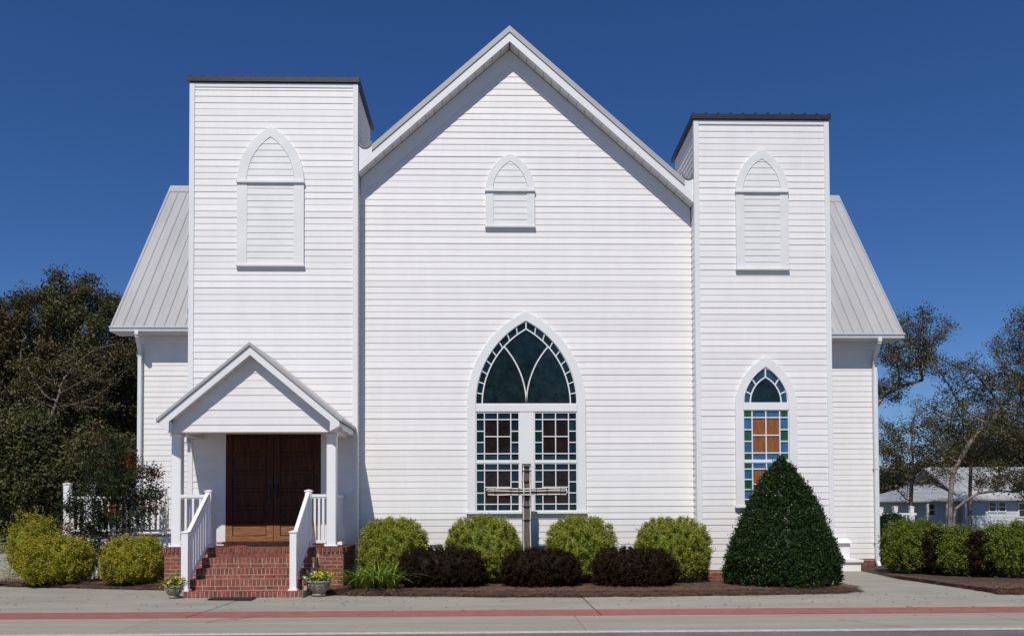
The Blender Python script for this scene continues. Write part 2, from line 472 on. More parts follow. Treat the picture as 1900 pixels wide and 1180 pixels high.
bedR = bed('planting_bed', eR + [(eR[-1][0], 5.0), (eR[0][0] + 0.5, 5.0)], 0.004, 0.06)
RX1 = X(1540, 600, YT)
churchyard = sheet('churchyard', [(-9.6, -0.21), (60, -0.21), (60, 45), (-9.6, 45)], -0.006, 'earth'); tag(churchyard, kind='structure')
dr = ccw([G(1550, 1100), (RX1 + 0.0, -0.3), (RX1 + 0.0, YW + 0.0), (X(1640, 1060, YW), YW), G(1668, 1075), G(1725, 1082), G(1805, 1093), G(1860, 1101)])
drive = MB().prismz([(x, y) for x, y in dr], -0.02, 0.008).build('driveway', 'concrete', None, 0.0); tag(drive, kind='structure')
lot = sheet('parking_lot', [(-60, 1.0), (-9.6, 1.0), (-9.6, 13), (-60, 13)], -0.012, 'concrete'); tag(lot, kind='structure')
far_road = sheet('far_road', [(-150, 17.5), (-8, 17.5), (-8, 25), (-150, 25)], -0.03, 'asphalt'); tag(far_road, kind='structure')
yard = sheet('yard', [(-60, 13.0), (-8, 13.0), (-8, 17.5), (-60, 17.5)], -0.02, 'earth'); tag(yard, kind='structure')

def straw(poly_edge, depth, n, seed):
    r = np.random.default_rng(seed)
    xs = np.array([p[0] for p in poly_edge]); ys = np.array([p[1] for p in poly_edge])
    x = r.uniform(xs.min(), xs.max(), n)
    o = np.argsort(xs)
    y = np.interp(x, xs[o], ys[o]) + np.abs(r.normal(size=n)) * depth - 0.09 * (r.uniform(size=n) < 0.18) * r.uniform(0, 1.4, n)
    z = 0.012 + np.clip((y - np.interp(x, xs[o], ys[o])) * 0.35, 0, 0.052) + r.uniform(0, 0.022, n)
    a = r.uniform(0, np.pi, n); L = r.uniform(0.05, 0.11, n); wd = 0.0035
    d = np.stack([np.cos(a), np.sin(a), r.uniform(-0.15, 0.25, n)], 1); s = np.stack([-np.sin(a), np.cos(a), np.zeros(n)], 1)
    c = np.stack([x, y, z], 1)
    v = np.stack([c - d * L[:, None] - s * wd, c - d * L[:, None] + s * wd, c + d * L[:, None] + s * wd, c + d * L[:, None] - s * wd], 1).reshape(-1, 3)
    v[:, 2] = np.maximum(v[:, 2], 0.008)
    return v, np.arange(4 * n).reshape(n, 4), np.repeat(r.uniform(0, 1, n), 4)
for e, dp, n, sd in ((eL, 0.5, 9000, 1), (eM, 0.6, 16000, 2), (eR, 0.5, 7000, 3)):
    v, q, w = straw(e, dp, n, sd)
    tag(np_mesh('pine_straw', v, q, 'straw', None, w), 'brown pine straw mulch spread over the planting bed', 'mulch', None, 'stuff')

# ------------------------------------------------------------------ the church
church = empty('church', (0, 0, 0), 'white clapboard church with two square towers and arched windows', 'church')
E = 0.1207                 # exposed height of one board
ZB = Z(1330, 1057, YT)     # bottom of the siding
def board_mesh():
    me = bpy.data.meshes.new('siding_board')
    t, b = 0.0, -0.0088
    me.from_pydata([(0, 0, 0), (0, b, 0), (0, b, 0.012), (0, -0.0015, E + 0.004), (0, 0, E + 0.004),
                    (1, 0, 0), (1, b, 0), (1, b, 0.012), (1, -0.0015, E + 0.004), (1, 0, E + 0.004)], [],
                   [(0, 1, 2, 3, 4), (9, 8, 7, 6, 5), (1, 6, 7, 2), (2, 7, 8, 3), (3, 8, 9, 4), (0, 5, 6, 1), (4, 9, 5, 0)])
    me.materials.append(M['siding'])
    return me
BOARD = board_mesh()
def board(x0, x1, y, z, parent):
    if x1 - x0 < 0.02: return
    o = bpy.data.objects.new('siding_board', BOARD)
    COL.objects.link(o); o.parent = parent
    rr = random.random
    o.location = (x0, y + (rr() - 0.5) * 0.003, z + (rr() - 0.5) * 0.004)
    o.scale = (x1 - x0, 1 + (rr() - 0.5) * 0.6, 1)
    o.rotation_euler = ((rr() - 0.5) * 0.012, (rr() - 0.5) * 0.0006, 0)
    return o
def strip_boards(mb, x0, x1, y, z):
    y += (random.random() - 0.5) * 0.003; d = 0.0098 * random.uniform(0.8, 1.2)
    mb.add([(x0, y, z), (x0, y - d, z), (x0, y - 0.0015, z + E + 0.004), (x1, y, z), (x1, y - d, z), (x1, y - 0.0015, z + E + 0.004)],
           [(0, 1, 2), (5, 4, 3), (1, 4, 5, 2), (0, 3, 4, 1), (2, 5, 3, 0)])
def strip_boards_side(mb, x, sgn, y0, y1, z):
    d = 0.0125 * sgn
    mb.add([(x, y0, z), (x + d, y0, z), (x + d * 0.1, y0, z + E + 0.004), (x, y1, z), (x + d, y1, z), (x + d * 0.1, y1, z + E + 0.004)],
           [(0, 1, 2), (5, 4, 3), (1, 4, 5, 2), (0, 3, 4, 1), (2, 5, 3, 0)])
strips = MB()

def arch(cx, zs, a, b, n=18):
    Rr = (a * a + b * b) / (2 * a); tm = math.asin(min(1, b / Rr))
    if b > Rr: tm = math.pi / 2
    left = [(cx - a + Rr - Rr * math.cos(tm * i / n), zs + Rr * math.sin(tm * i / n)) for i in range(n + 1)]
    return left + [(2 * cx - x, z) for x, z in left[-2::-1]]
def arch_half(z, zs, a, b):
    Rr = (a * a + b * b) / (2 * a); h = z - zs
    if h <= 0: return a
    if h >= b: return 0
    return max(0, math.sqrt(max(0, Rr * Rr - h * h)) - (Rr - a))

# --- key lines of the building
LX0, LX1 = X(352, 600, YT), X(662, 600, YT)
RX0, RX1 = X(1292, 600, YT), X(1540, 600, YT)
LZ1, RZ1 = Z(507, 155, YT), Z(1410, 224, YT)
AX = X(945, 100, 0)
OV = 0.33
SL = 0.883
ZF = Z(945, 77, -OV)                       # underside of the rake fascia at the apex
def rake(x, z0): return z0 - SL * abs(x - AX)
D_TOW = 1.75

# --- main wall
wall = MB().prism([(LX1 - 0.1, ZB - 0.015), (RX0 + 0.1, ZB - 0.015), (RX0 + 0.1, rake(RX0 + 0.1, ZF) - 0.02), (AX, ZF - 0.02), (LX1 - 0.1, rake(LX1 - 0.1, ZF) - 0.02)], 0.003, 0.15).build('main_wall', 'trim', church)
Zfr = Z(945, 124, 0)                       # lower edge of the frieze at the apex
WCX = X(976.5, 750, 0); WZS = Z(976, 750, 0)
def px_len(n, Y): return n * (Y + 16) / F
WA, WB = X(1086, 750, 0) - WCX, Z(976, 579, 0) - WZS
WZ0 = Z(976, 953, 0)
k = 0
while True:
    z = ZB + k * E; zm = z + E / 2
    if zm > Zfr + 0.1: break
    x0 = max(LX1, AX - (Zfr + 0.13 - zm) / SL); x1 = min(RX0, AX + (Zfr + 0.13 - zm) / SL)
    if z > WZ0 - 0.06 and zm < WZS + WB - 0.06:
        h = arch_half(zm, WZS, WA, WB) - 0.075 if zm > WZS else WA - 0.075
        board(x0, WCX - h, 0, z, wall); board(WCX + h, x1, 0, z, wall)
    else:
        board(x0, x1, 0, z, wall)
    k += 1

# --- left tower
def tower(x0, x1, z1, name, label):
    t = MB().box(x0 + 0.01, x1 - 0.01, YT + 0.003, YT + D_TOW - 0.02, ZB - 0.015, z1).build(name, 'trim', church)
    t['label'] = label
    return t
DX0, DX1 = X(420, 950, YT), X(596, 950, YT)
DZ0, DZ1 = Z(507, 1005, YT), Z(507, 799, YT)
tl = tower(LX0, LX1, LZ1, 'tower', 'taller wider tower above the porch')
k = 0
while ZB + k * E < LZ1 - 0.05:
    z = ZB + k * E
    if z < DZ1 + 0.08:
        board(LX0 + 0.02, DX0 - 0.03, YT, z, tl); board(DX1 + 0.03, LX1 - 0.02, YT, z, tl)
    else:
        board(LX0 + 0.02, LX1 - 0.02, YT, z, tl)
    k += 1
# --- right tower
SWX = X(1420, 757, YT); SWZ = Z(1420, 757, YT)
SA, SB = X(1477, 757, YT) - SWX, Z(1420, 662, YT) - SWZ
SZ0 = Z(1420, 942, YT)
tr = tower(RX0, RX1, RZ1, 'tower', 'shorter narrower tower behind the conical holly')
k = 0
while ZB + k * E < RZ1 - 0.05:
    z = ZB + k * E; zm = z + E / 2
    if z > SZ0 - 0.06 and zm < SWZ + SB - 0.05:
        h = arch_half(zm, SWZ, SA, SB) - 0.07 if zm > SWZ else SA - 0.07
        board(RX0 + 0.02, SWX - h, YT, z, tr); board(SWX + h, RX1 - 0.02, YT, z, tr)
    else:
        board(RX0 + 0.02, RX1 - 0.02, YT, z, tr)
    k += 1
# corner boards, top trim, tower sides, bronze roofs
for x0, x1, z1, tw in ((LX0, LX1, LZ1, tl), (RX0, RX1, RZ1, tr)):
    for a, b in ((x0 - 0.022, x0 + 0.075), (x1 - 0.075, x1 + 0.022)):
        MB().box(a, b, YT - 0.024, YT + 0.075, ZB - 0.02, z1 - 0.01).build('corner_board', 'trim', tw, 0.004)
    MB().box(x0 + 0.078, x1 - 0.078, YT - 0.021, YT - 0.001, z1 - 0.085, z1 - 0.012).build('top_trim', 'trim', tw)
    k = 0
    while ZB + k * E < z1 - 0.08:
        strip_boards_side(strips, x1 - 0.008, 1, YT + 0.076, YT + D_TOW - 0.05, ZB + k * E)
        strip_boards_side(strips, x0 + 0.008, -1, YT + 0.076, YT + D_TOW - 0.05, ZB + k * E)
        k += 1
    o = 0.055; dz = 0.07
    rf = MB()
    rf.prismx([(YT - o, z1 + 0.005), (YT + D_TOW + o, z1 + 0.005 - dz), (YT + D_TOW + o, z1 + 0.10 - dz), (YT - o, z1 + 0.10)], x0 - o, x1 + o)
    n = int((x1 - x0) / 0.2286) + 1
    for i in range(n):
        xx = x0 - o + 0.03 + (x1 - x0 + 2 * o - 0.06) * i / (n - 1)
        rf.prismx([(YT - o + 0.001, z1 + 0.098), (YT + D_TOW + o, z1 + 0.098 - dz), (YT + D_TOW + o, z1 + 0.125 - dz), (YT - o + 0.001, z1 + 0.125)], xx - 0.022, xx + 0.022)
        rf.box(xx + 0.09 - 0.006, xx + 0.09 + 0.006, YT - o - 0.006, YT - o + 0.002, z1 + 0.030, z1 + 0.042)
    rf.build('tower_roof', 'bronze', tw, 0.003)

# --- main gable roof, rake, soffit, frieze
rakes = MB()
ZR = ZF + 0.19                             # top of fascia at the apex
def rake_strip(name, m, y0, y1, ztop, zbot, xl, xr, bev=0.0, side=None):
    for s, xe in ((-1, xl), (1, xr)):
        MB().prism([(AX, ztop), (AX, zbot), (xe, rake(xe, zbot)), (xe, rake(xe, ztop))], y0, y1).build(name, m, church, bev)
rake_strip('rake_fascia', 'trim', -OV, -OV + 0.03, ZF + 0.175, ZF, LX1 + 0.024, RX0 - 0.024)
rake_strip('rake_trim', 'rakemetal', -OV - 0.02, -OV + 0.10, ZF + 0.295, ZF + 0.178, X(690, 264, -OV), X(1270, 330, -OV))
rake_strip('main_roof', 'roof', -OV + 0.11, 14, ZF + 0.285, ZF + 0.19, LX0 - 0.1, RX1 + 0.1)
rake_strip('frieze_board', 'trim', -0.034, 0.0, ZF - 0.004, Zfr, LX1 + 0.024, RX0 - 0.024)
# soffit panels: separate grooved pieces
for s, xe in ((-1, LX1 + 0.026), (1, RX0 - 0.026)):
    L = abs(xe - AX); n = int(L / 0.155)
    for i in range(n):
        a = AX + s * (0.02 + L * i / n); b = AX + s * (0.012 + L * (i + 1) / n)
        x0, x1 = min(a, b), max(a, b)
        z = lambda x: rake(x, ZF) + 0.012
        MB().prism([(x0, z(x0)), (x1, z(x1)), (x1, z(x1) + 0.012), (x0, z(x0) + 0.012)], -OV + 0.032, -0.002).build('soffit_panel', 'soffit', church)
sb = MB()
for s, xe in ((-1, LX1 + 0.026), (1, RX0 - 0.026)):
    sb.prism([(AX, ZF + 0.06), (AX, ZF + 0.03), (xe, rake(xe, ZF + 0.03)), (xe, rake(xe, ZF + 0.06))], -OV + 0.035, -0.004)
sb.build('soffit_backing', 'rakemetal', church)
# curved flashing troughs and return panels where the roof meets the towers
for s, xt, cpx, cpy in ((1, LX1, 677, 262), (-1, RX0, 1277, 320)):
    cx = X(cpx, cpy, -OV); cz = Z(cpx, cpy, -OV); r = 0.135
    inn, out = [], []
    for i in range(13):
        a = math.pi + math.pi * i / 12
        out.append((cx + r * math.cos(a), cz + r * math.sin(a))); inn.append((cx + (r - 0.03) * math.cos(a), cz + (r - 0.03) * math.sin(a)))
    MB().band(out, inn, -OV - 0.012, D_TOW).build('valley_gutter', 'lead', church)
    fill = [(cx + s * -r * 1.0, cz + 0.02), (xt + s * 0.025, rake(xt, ZF) + 0.16), (cx + s * r * 1.3, rake(cx + s * r * 1.3, ZF) + 0.16), (cx + s * r * 1.3, cz - 0.02)]
    low = [(cx + (r + 0.002) * math.cos(math.pi + math.pi * i / 12), cz + (r + 0.002) * math.sin(math.pi + math.pi * i / 12)) for i in range(13)]
    bot = [(x, rake(x, ZF + 0.176)) for x, z in low]
    bot = [(x, min(z - 0.004, zz)) for (x, zz), (_, z) in zip(low, bot)]
    MB().band(low, [(x, min(z, rake(x, ZF + 0.172))) for x, z in low], -OV + 0.006, -OV + 0.028).build('return_panel', 'trim', church)
# louvred vents
def vent(cx, zsp, a, b, ai, bi, z0, Y, m_label):
    v = MB()
    fr = 0.026
    v.band(arch(cx, zsp, a, b), arch(cx, zsp, ai, bi), Y - fr - 0.02, Y - 0.001)
    v.box(cx - a, cx - a + 0.15 * a / 0.62 + 0.04, Y - fr - 0.021, Y - 0.001, z0 + 0.04, zsp - 0.04)
    v.box(cx + a - 0.15 * a / 0.62 - 0.04, cx + a, Y - fr - 0.021, Y - 0.001, z0 + 0.04, zsp - 0.04)
    o = v.build('vent', 'vent', church, 0.004); o['label'] = m_label
    MB().box(cx - a - 0.012, cx + a + 0.012, Y - fr - 0.055, Y - 0.001, zsp - 0.04, zsp + 0.004).build('shelf', 'vent', o, 0.004)
    MB().box(cx - a - 0.012, cx + a + 0.012, Y - fr - 0.05, Y - 0.001, z0, z0 + 0.04).build('sill', 'vent', o, 0.004)
    w = 0.15 * a / 0.62 + 0.04
    z = z0 + 0.042
    while z < zsp + bi:
        top = min(z + 0.117, zsp + bi)
        if z < zsp - 0.06:
            h = a - w; top = min(top, zsp - 0.042)
            pts = [(cx - h, z), (cx + h, z), (cx + h, top), (cx - h, top)]
        else:
            zl = max(z, zsp + 0.006)
            h0, h1 = arch_half(zl, zsp, ai, bi) - 0.002, arch_half(top, zsp, ai, bi) - 0.002
            if h0 < 0.03 or top - zl < 0.02: z += 0.12; continue
            pts = [(cx - h0, zl), (cx + h0, zl), (cx + max(h1, 0.005), top), (cx - max(h1, 0.005), top)]
        s = MB()
        n = 4
        vs = [(pts[0][0], Y - 0.041, pts[0][1]), (pts[1][0], Y - 0.041, pts[1][1]), (pts[2][0], Y - 0.034, pts[2][1]), (pts[3][0], Y - 0.034, pts[3][1])]
        vs += [(x, Y - 0.018, zz) for x, zz in pts]
        s.add(vs, [(0, 1, 2, 3), (7, 6, 5, 4), (0, 4, 5, 1), (1, 5, 6, 2), (2, 6, 7, 3), (3, 7, 4, 0)])
        s.build('slat', 'vent', o)
        z += 0.12
def vent_px(cxp, zsp, ax, top, aix, itop, bot, Y, label):
    cx = X(cxp, zsp, Y); z = Z(cxp, zsp, Y)
    vent(cx, z, X(ax, zsp, Y) - cx, Z(cxp, top, Y) - z, X(aix, zsp, Y) - cx, Z(cxp, itop, Y) - z, Z(cxp, bot, Y), Y, label)
vent_px(503, 338, 565, 237, 547, 256, 496, YT, 'large blind louvred vent with pointed top')
vent_px(1412.5, 356, 1461, 279, 1447, 297, 503, YT, 'narrow blind louvred vent with pointed top')
vent_px(946.5, 354, 992, 287, 978, 301, 424, 0, 'small blind louvred vent under the gable')

# --- stained glass windows
def pane(pts, y, m, parent):
    a = sum(pts[i][0] * pts[(i + 1) % len(pts)][1] - pts[(i + 1) % len(pts)][0] * pts[i][1] for i in range(len(pts)))
    if a < 0: pts = pts[::-1]
    o = MB().prism(pts, y, y + 0.005).build('pane', m, parent)
    # each light sits very slightly out of true, as hand-set glass does
    me = o.data; tx, tz = random.uniform(-0.012, 0.012), random.uniform(-0.012, 0.012)
    c = sum((v.co for v in me.vertices), Vector()) / len(me.vertices)
    for v in me.vertices: v.co.y += (v.co.x - c.x) * tx + (v.co.z - c.z) * tz
    return o
def sash(x0, x1, z0, z1, Y, win, cols, t):
    """18-light sash: border lights round a 2 x 2 centre"""
    w, h = x1 - x0, z1 - z0
    xs = [x0, x0 + w * 0.185, x0 + w * 0.5, x0 + w * 0.815, x1]
    zs = [z0, z0 + h * 0.135, z0 + h * 0.375, z0 + h * 0.615, z0 + h * 0.865, z1]
    zm = (zs[1] + zs[4]) / 2
    yp = Y - 0.012
    mu = MB(); y0, y1 = Y - 0.028, Y - 0.004
    for x in xs[1:4]: mu.box(x - t / 2, x + t / 2, y0, y1, z0, z1)
    for z in (zs[1], zs[4]): mu.box(x0, x1, y0 - 0.002, y1 - 0.001, z - t / 2, z + t / 2)
    for z in (zs[2], zs[3]):
        mu.box(x0, xs[1], y0 - 0.002, y1 - 0.001, z - t / 2, z + t / 2); mu.box(xs[3], x1, y0 - 0.002, y1 - 0.001, z - t / 2, z + t / 2)
    mu.box(xs[1], xs[3], y0 - 0.002, y1 - 0.001, zm - t / 2, zm + t / 2)
    mu.build('muntin', 'trim', win)
    def rc(i, j, za, zb, m): pane([(xs[i] + 0.001, za + 0.001), (xs[j] - 0.001, za + 0.001), (xs[j] - 0.001, zb - 0.001), (xs[i] + 0.001, zb - 0.001)], yp, m, win)
    for a, b in ((0, 1), (4, 5)):
        for i in range(4): rc(i, i + 1, zs[a], zs[b], cols['corner'] if i in (0, 3) else cols['edge'])
    for r in (1, 2, 3):
        for i in (0, 3): rc(i, i + 1, zs[r], zs[r + 1], cols['side2'] if r == 2 else cols['side'])
    for i in (1, 2):
        rc(i, i + 1, zs[1], zm, cols['mid']); rc(i, i + 1, zm, zs[4], cols['mid'])

def bars_along(mb, pts, t, y0, y1):
    """thin bar following an x,z polyline"""
    a, b = [], []
    for i, p in enumerate(pts):
        q0, q1 = pts[max(0, i - 1)], pts[min(len(pts) - 1, i + 1)]
        dx, dz = q1[0] - q0[0], q1[1] - q0[1]; l = math.hypot(dx, dz)
        nx, nz = -dz / l * t / 2, dx / l * t / 2
        a.append((p[0] + nx, p[1] + nz)); b.append((p[0] - nx, p[1] - nz))
    mb.band(a, b, y0, y1)

# big window
Y = 0.0
win = MB(); win.band([(WCX - WA, WZ0 + 0.05)] + arch(WCX, WZS, WA, WB, 24) + [(WCX + WA, WZ0 + 0.05)],
                     [(WCX - WA + 0.163, WZ0 + 0.05)] + arch(WCX, WZS, WA - 0.163, WB - 0.18, 24) + [(WCX + WA - 0.163, WZ0 + 0.05)], Y - 0.055, Y + 0.002)
w1 = win.build('window', 'trim', church, 0.003); w1['label'] = 'large pointed window with dark leaded lights'
gx0, gx1 = WCX - WA + 0.165, WCX + WA - 0.165
MB().box(gx0, gx1, Y - 0.05, Y + 0.001, Z(976, 764, Y), WZS).build('transom_bar', 'trim', w1, 0.004)
mx0, mx1 = X(964, 850, Y), X(991, 850, Y)
zl0, zl1 = WZ0 + 0.05, Z(976, 765, Y)
MB().box(mx0, mx1, Y - 0.048, Y + 0.001, zl0, zl1).build('mullion', 'trim', w1, 0.004)
MB().box(WCX - WA - 0.02, WCX + WA + 0.02, Y - 0.085, Y + 0.002, WZ0, WZ0 + 0.048).build('sill', 'trim', w1, 0.005)
zmid = Z(976, 857, Y)
cd = dict(corner='g_border2', edge='g_border', side='g_border', side2='g_border2', mid='g_center')
for a, b in ((gx0, mx0), (mx1, gx1)):
    for (c, d) in ((zl0, zmid - 0.022), (zmid + 0.022, zl1)):
        f = 0.018
        fr = MB(); yf = Y - 0.034 if c > zl0 + 0.1 else Y - 0.026
        fr.box(a, a + f, yf, Y, c, d); fr.box(b - f, b, yf, Y, c, d); fr.box(a + f, b - f, yf + 0.001, Y, c, c + f); fr.box(a + f, b - f, yf + 0.001, Y, d - f, d)
        fr.build('sash_frame', 'trim', w1)
        sash(a + f, b - f, c + f, d - f, Y, w1, cd, 0.019)
    MB().box(a, b, Y - 0.036, Y - 0.001, zmid - 0.022, zmid + 0.022).build('meeting_rail', 'trim', w1)
a1, b1 = WA - 0.165, WB - 0.182
a2, b2 = a1 - 0.125, Z(976, 611, Y) - WZS
mu = MB(); t = 0.024
NB = 9
for side in (1, -1):
    o_ = arch(WCX, WZS, a1, b1, 36)[:37]; i_ = arch(WCX, WZS, a2, b2, 36)[:37]
    if side < 0:
        o_ = [(2 * WCX - x, z) for x, z in o_]; i_ = [(2 * WCX - x, z) for x, z in i_]
    for kx in range(NB):
        s = slice(kx * 4, kx * 4 + 5)
        pane(o_[s] + i_[s][::-1], Y - 0.012, 'g_border' if kx % 2 else 'g_border2', w1)
        if kx: bars_along(mu, [o_[kx * 4], i_[kx * 4]], t * 0.8, Y - 0.030, Y - 0.004)
    bars_along(mu, i_, t, Y - 0.032, Y - 0.004)
    bars_along(mu, o_, 0.02, Y - 0.036, Y - 0.003)
bars_along(mu, [(WCX, WZS + b1 - 0.004), (WCX, WZS + b2)], t, Y - 0.030, Y - 0.004)
R2 = (a2 * a2 + b2 * b2) / (2 * a2); hz = math.sqrt(max(0, R2 * R2 - (R2 - a2 / 2) ** 2))
for side in (1, -1):
    tt = math.asin(hz / R2)
    inner = [(WCX + side * (-R2 + R2 * math.cos(tt * i / 14)), WZS + R2 * math.sin(tt * i / 14)) for i in range(15)]
    outer = [(WCX + side * (-a2 + R2 - R2 * math.cos(tt * i / 14)), WZS + R2 * math.sin(tt * i / 14)) for i in range(15)]
    pane(outer + inner[::-1][1:], Y - 0.012, 'g_arch', w1)
    bars_along(mu, inner, t, Y - 0.031, Y - 0.004)
    if side == 1: li = inner
    else: ri = inner
ai_ = arch(WCX, WZS, a2, b2, 36)
cap = [p for p in ai_ if p[1] > WZS + hz]
pane(li + cap + ri[::-1][:-1], Y - 0.012, 'g_arch', w1)
bars_along(mu, [(WCX - a1, WZS + 0.006), (WCX + a1, WZS + 0.006)], 0.014, Y - 0.033, Y - 0.004)
mu.build('tracery', 'trim', w1)

# small window
Y = YT
ws = MB(); ws.band([(SWX - SA, SZ0 + 0.04)] + arch(SWX, SWZ, SA, SB, 20) + [(SWX + SA, SZ0 + 0.04)],
                   [(SWX - SA + 0.15, SZ0 + 0.04)] + arch(SWX, SWZ, SA - 0.15, SB - 0.20, 20) + [(SWX + SA - 0.15, SZ0 + 0.04)], Y - 0.055, Y + 0.002)
w2 = ws.build('window', 'trim', church, 0.003); w2['label'] = 'narrow pointed window with blue, green and orange lights'
gx0, gx1 = SWX - SA + 0.152, SWX + SA - 0.152
tz0, tz1 = Z(1420, 761, Y), Z(1420, 747, Y)
MB().box(gx0, gx1, Y - 0.05, Y + 0.001, tz0, tz1).build('transom_bar', 'trim', w2, 0.004)
MB().box(SWX - SA - 0.02, SWX + SA + 0.02, Y - 0.085, Y + 0.002, SZ0, SZ0 + 0.038).build('sill', 'trim', w2, 0.005)
zmid = Z(1420, 856, Y)
cc = dict(corner='g_green', edge='g_blue', side='g_blue', side2='g_green', mid='g_orange')
for c, d in ((SZ0 + 0.04, zmid - 0.02), (zmid + 0.02, tz0)):
    f = 0.016; fr = MB(); yf = Y - 0.034 if c > SZ0 + 0.1 else Y - 0.026
    fr.box(gx0, gx0 + f, yf, Y, c, d); fr.box(gx1 - f, gx1, yf, Y, c, d); fr.box(gx0 + f, gx1 - f, yf + 0.001, Y, c, c + f); fr.box(gx0 + f, gx1 - f, yf + 0.001, Y, d - f, d)
    fr.build('sash_frame', 'trim', w2)
    sash(gx0 + f, gx1 - f, c + f, d - f, Y, w2, cc, 0.021)
MB().box(gx0, gx1, Y - 0.036, Y - 0.001, zmid - 0.02, zmid + 0.02).build('meeting_rail', 'trim', w2)
zs_ = tz1; a1 = arch_half(zs_, SWZ, SA - 0.15, SB - 0.20) - 0.012; b1 = SWZ + SB - 0.215 - zs_
a2, b2 = a1 - 0.125, b1 - 0.175
mu = MB(); t = 0.024
for side in (1, -1):
    o_ = arch(SWX, zs_, a1, b1, 30)[:31]; i_ = arch(SWX, zs_, a2, b2, 30)[:31]
    if side < 0:
        o_ = [(2 * SWX - x, z) for x, z in o_]; i_ = [(2 * SWX - x, z) for x, z in i_]
    for kx, (p, q) in enumerate(((0, 8), (8, 18), (18, 30))):
        pane(o_[p:q + 1] + i_[p:q + 1][::-1], Y - 0.012, 'g_dusk', w2)
        if kx: bars_along(mu, [o_[p], i_[p]], t, Y - 0.030, Y - 0.004)
    bars_along(mu, i_, t, Y - 0.032, Y - 0.004); bars_along(mu, o_, 0.022, Y - 0.036, Y - 0.003)
bars_along(mu, [(SWX, zs_ + b1), (SWX, zs_ + b2)], t, Y - 0.030, Y - 0.004)
pane(arch(SWX, zs_, a2, b2, 20), Y - 0.012, 'g_arch', w2)
mu.build('tracery', 'trim', w2)

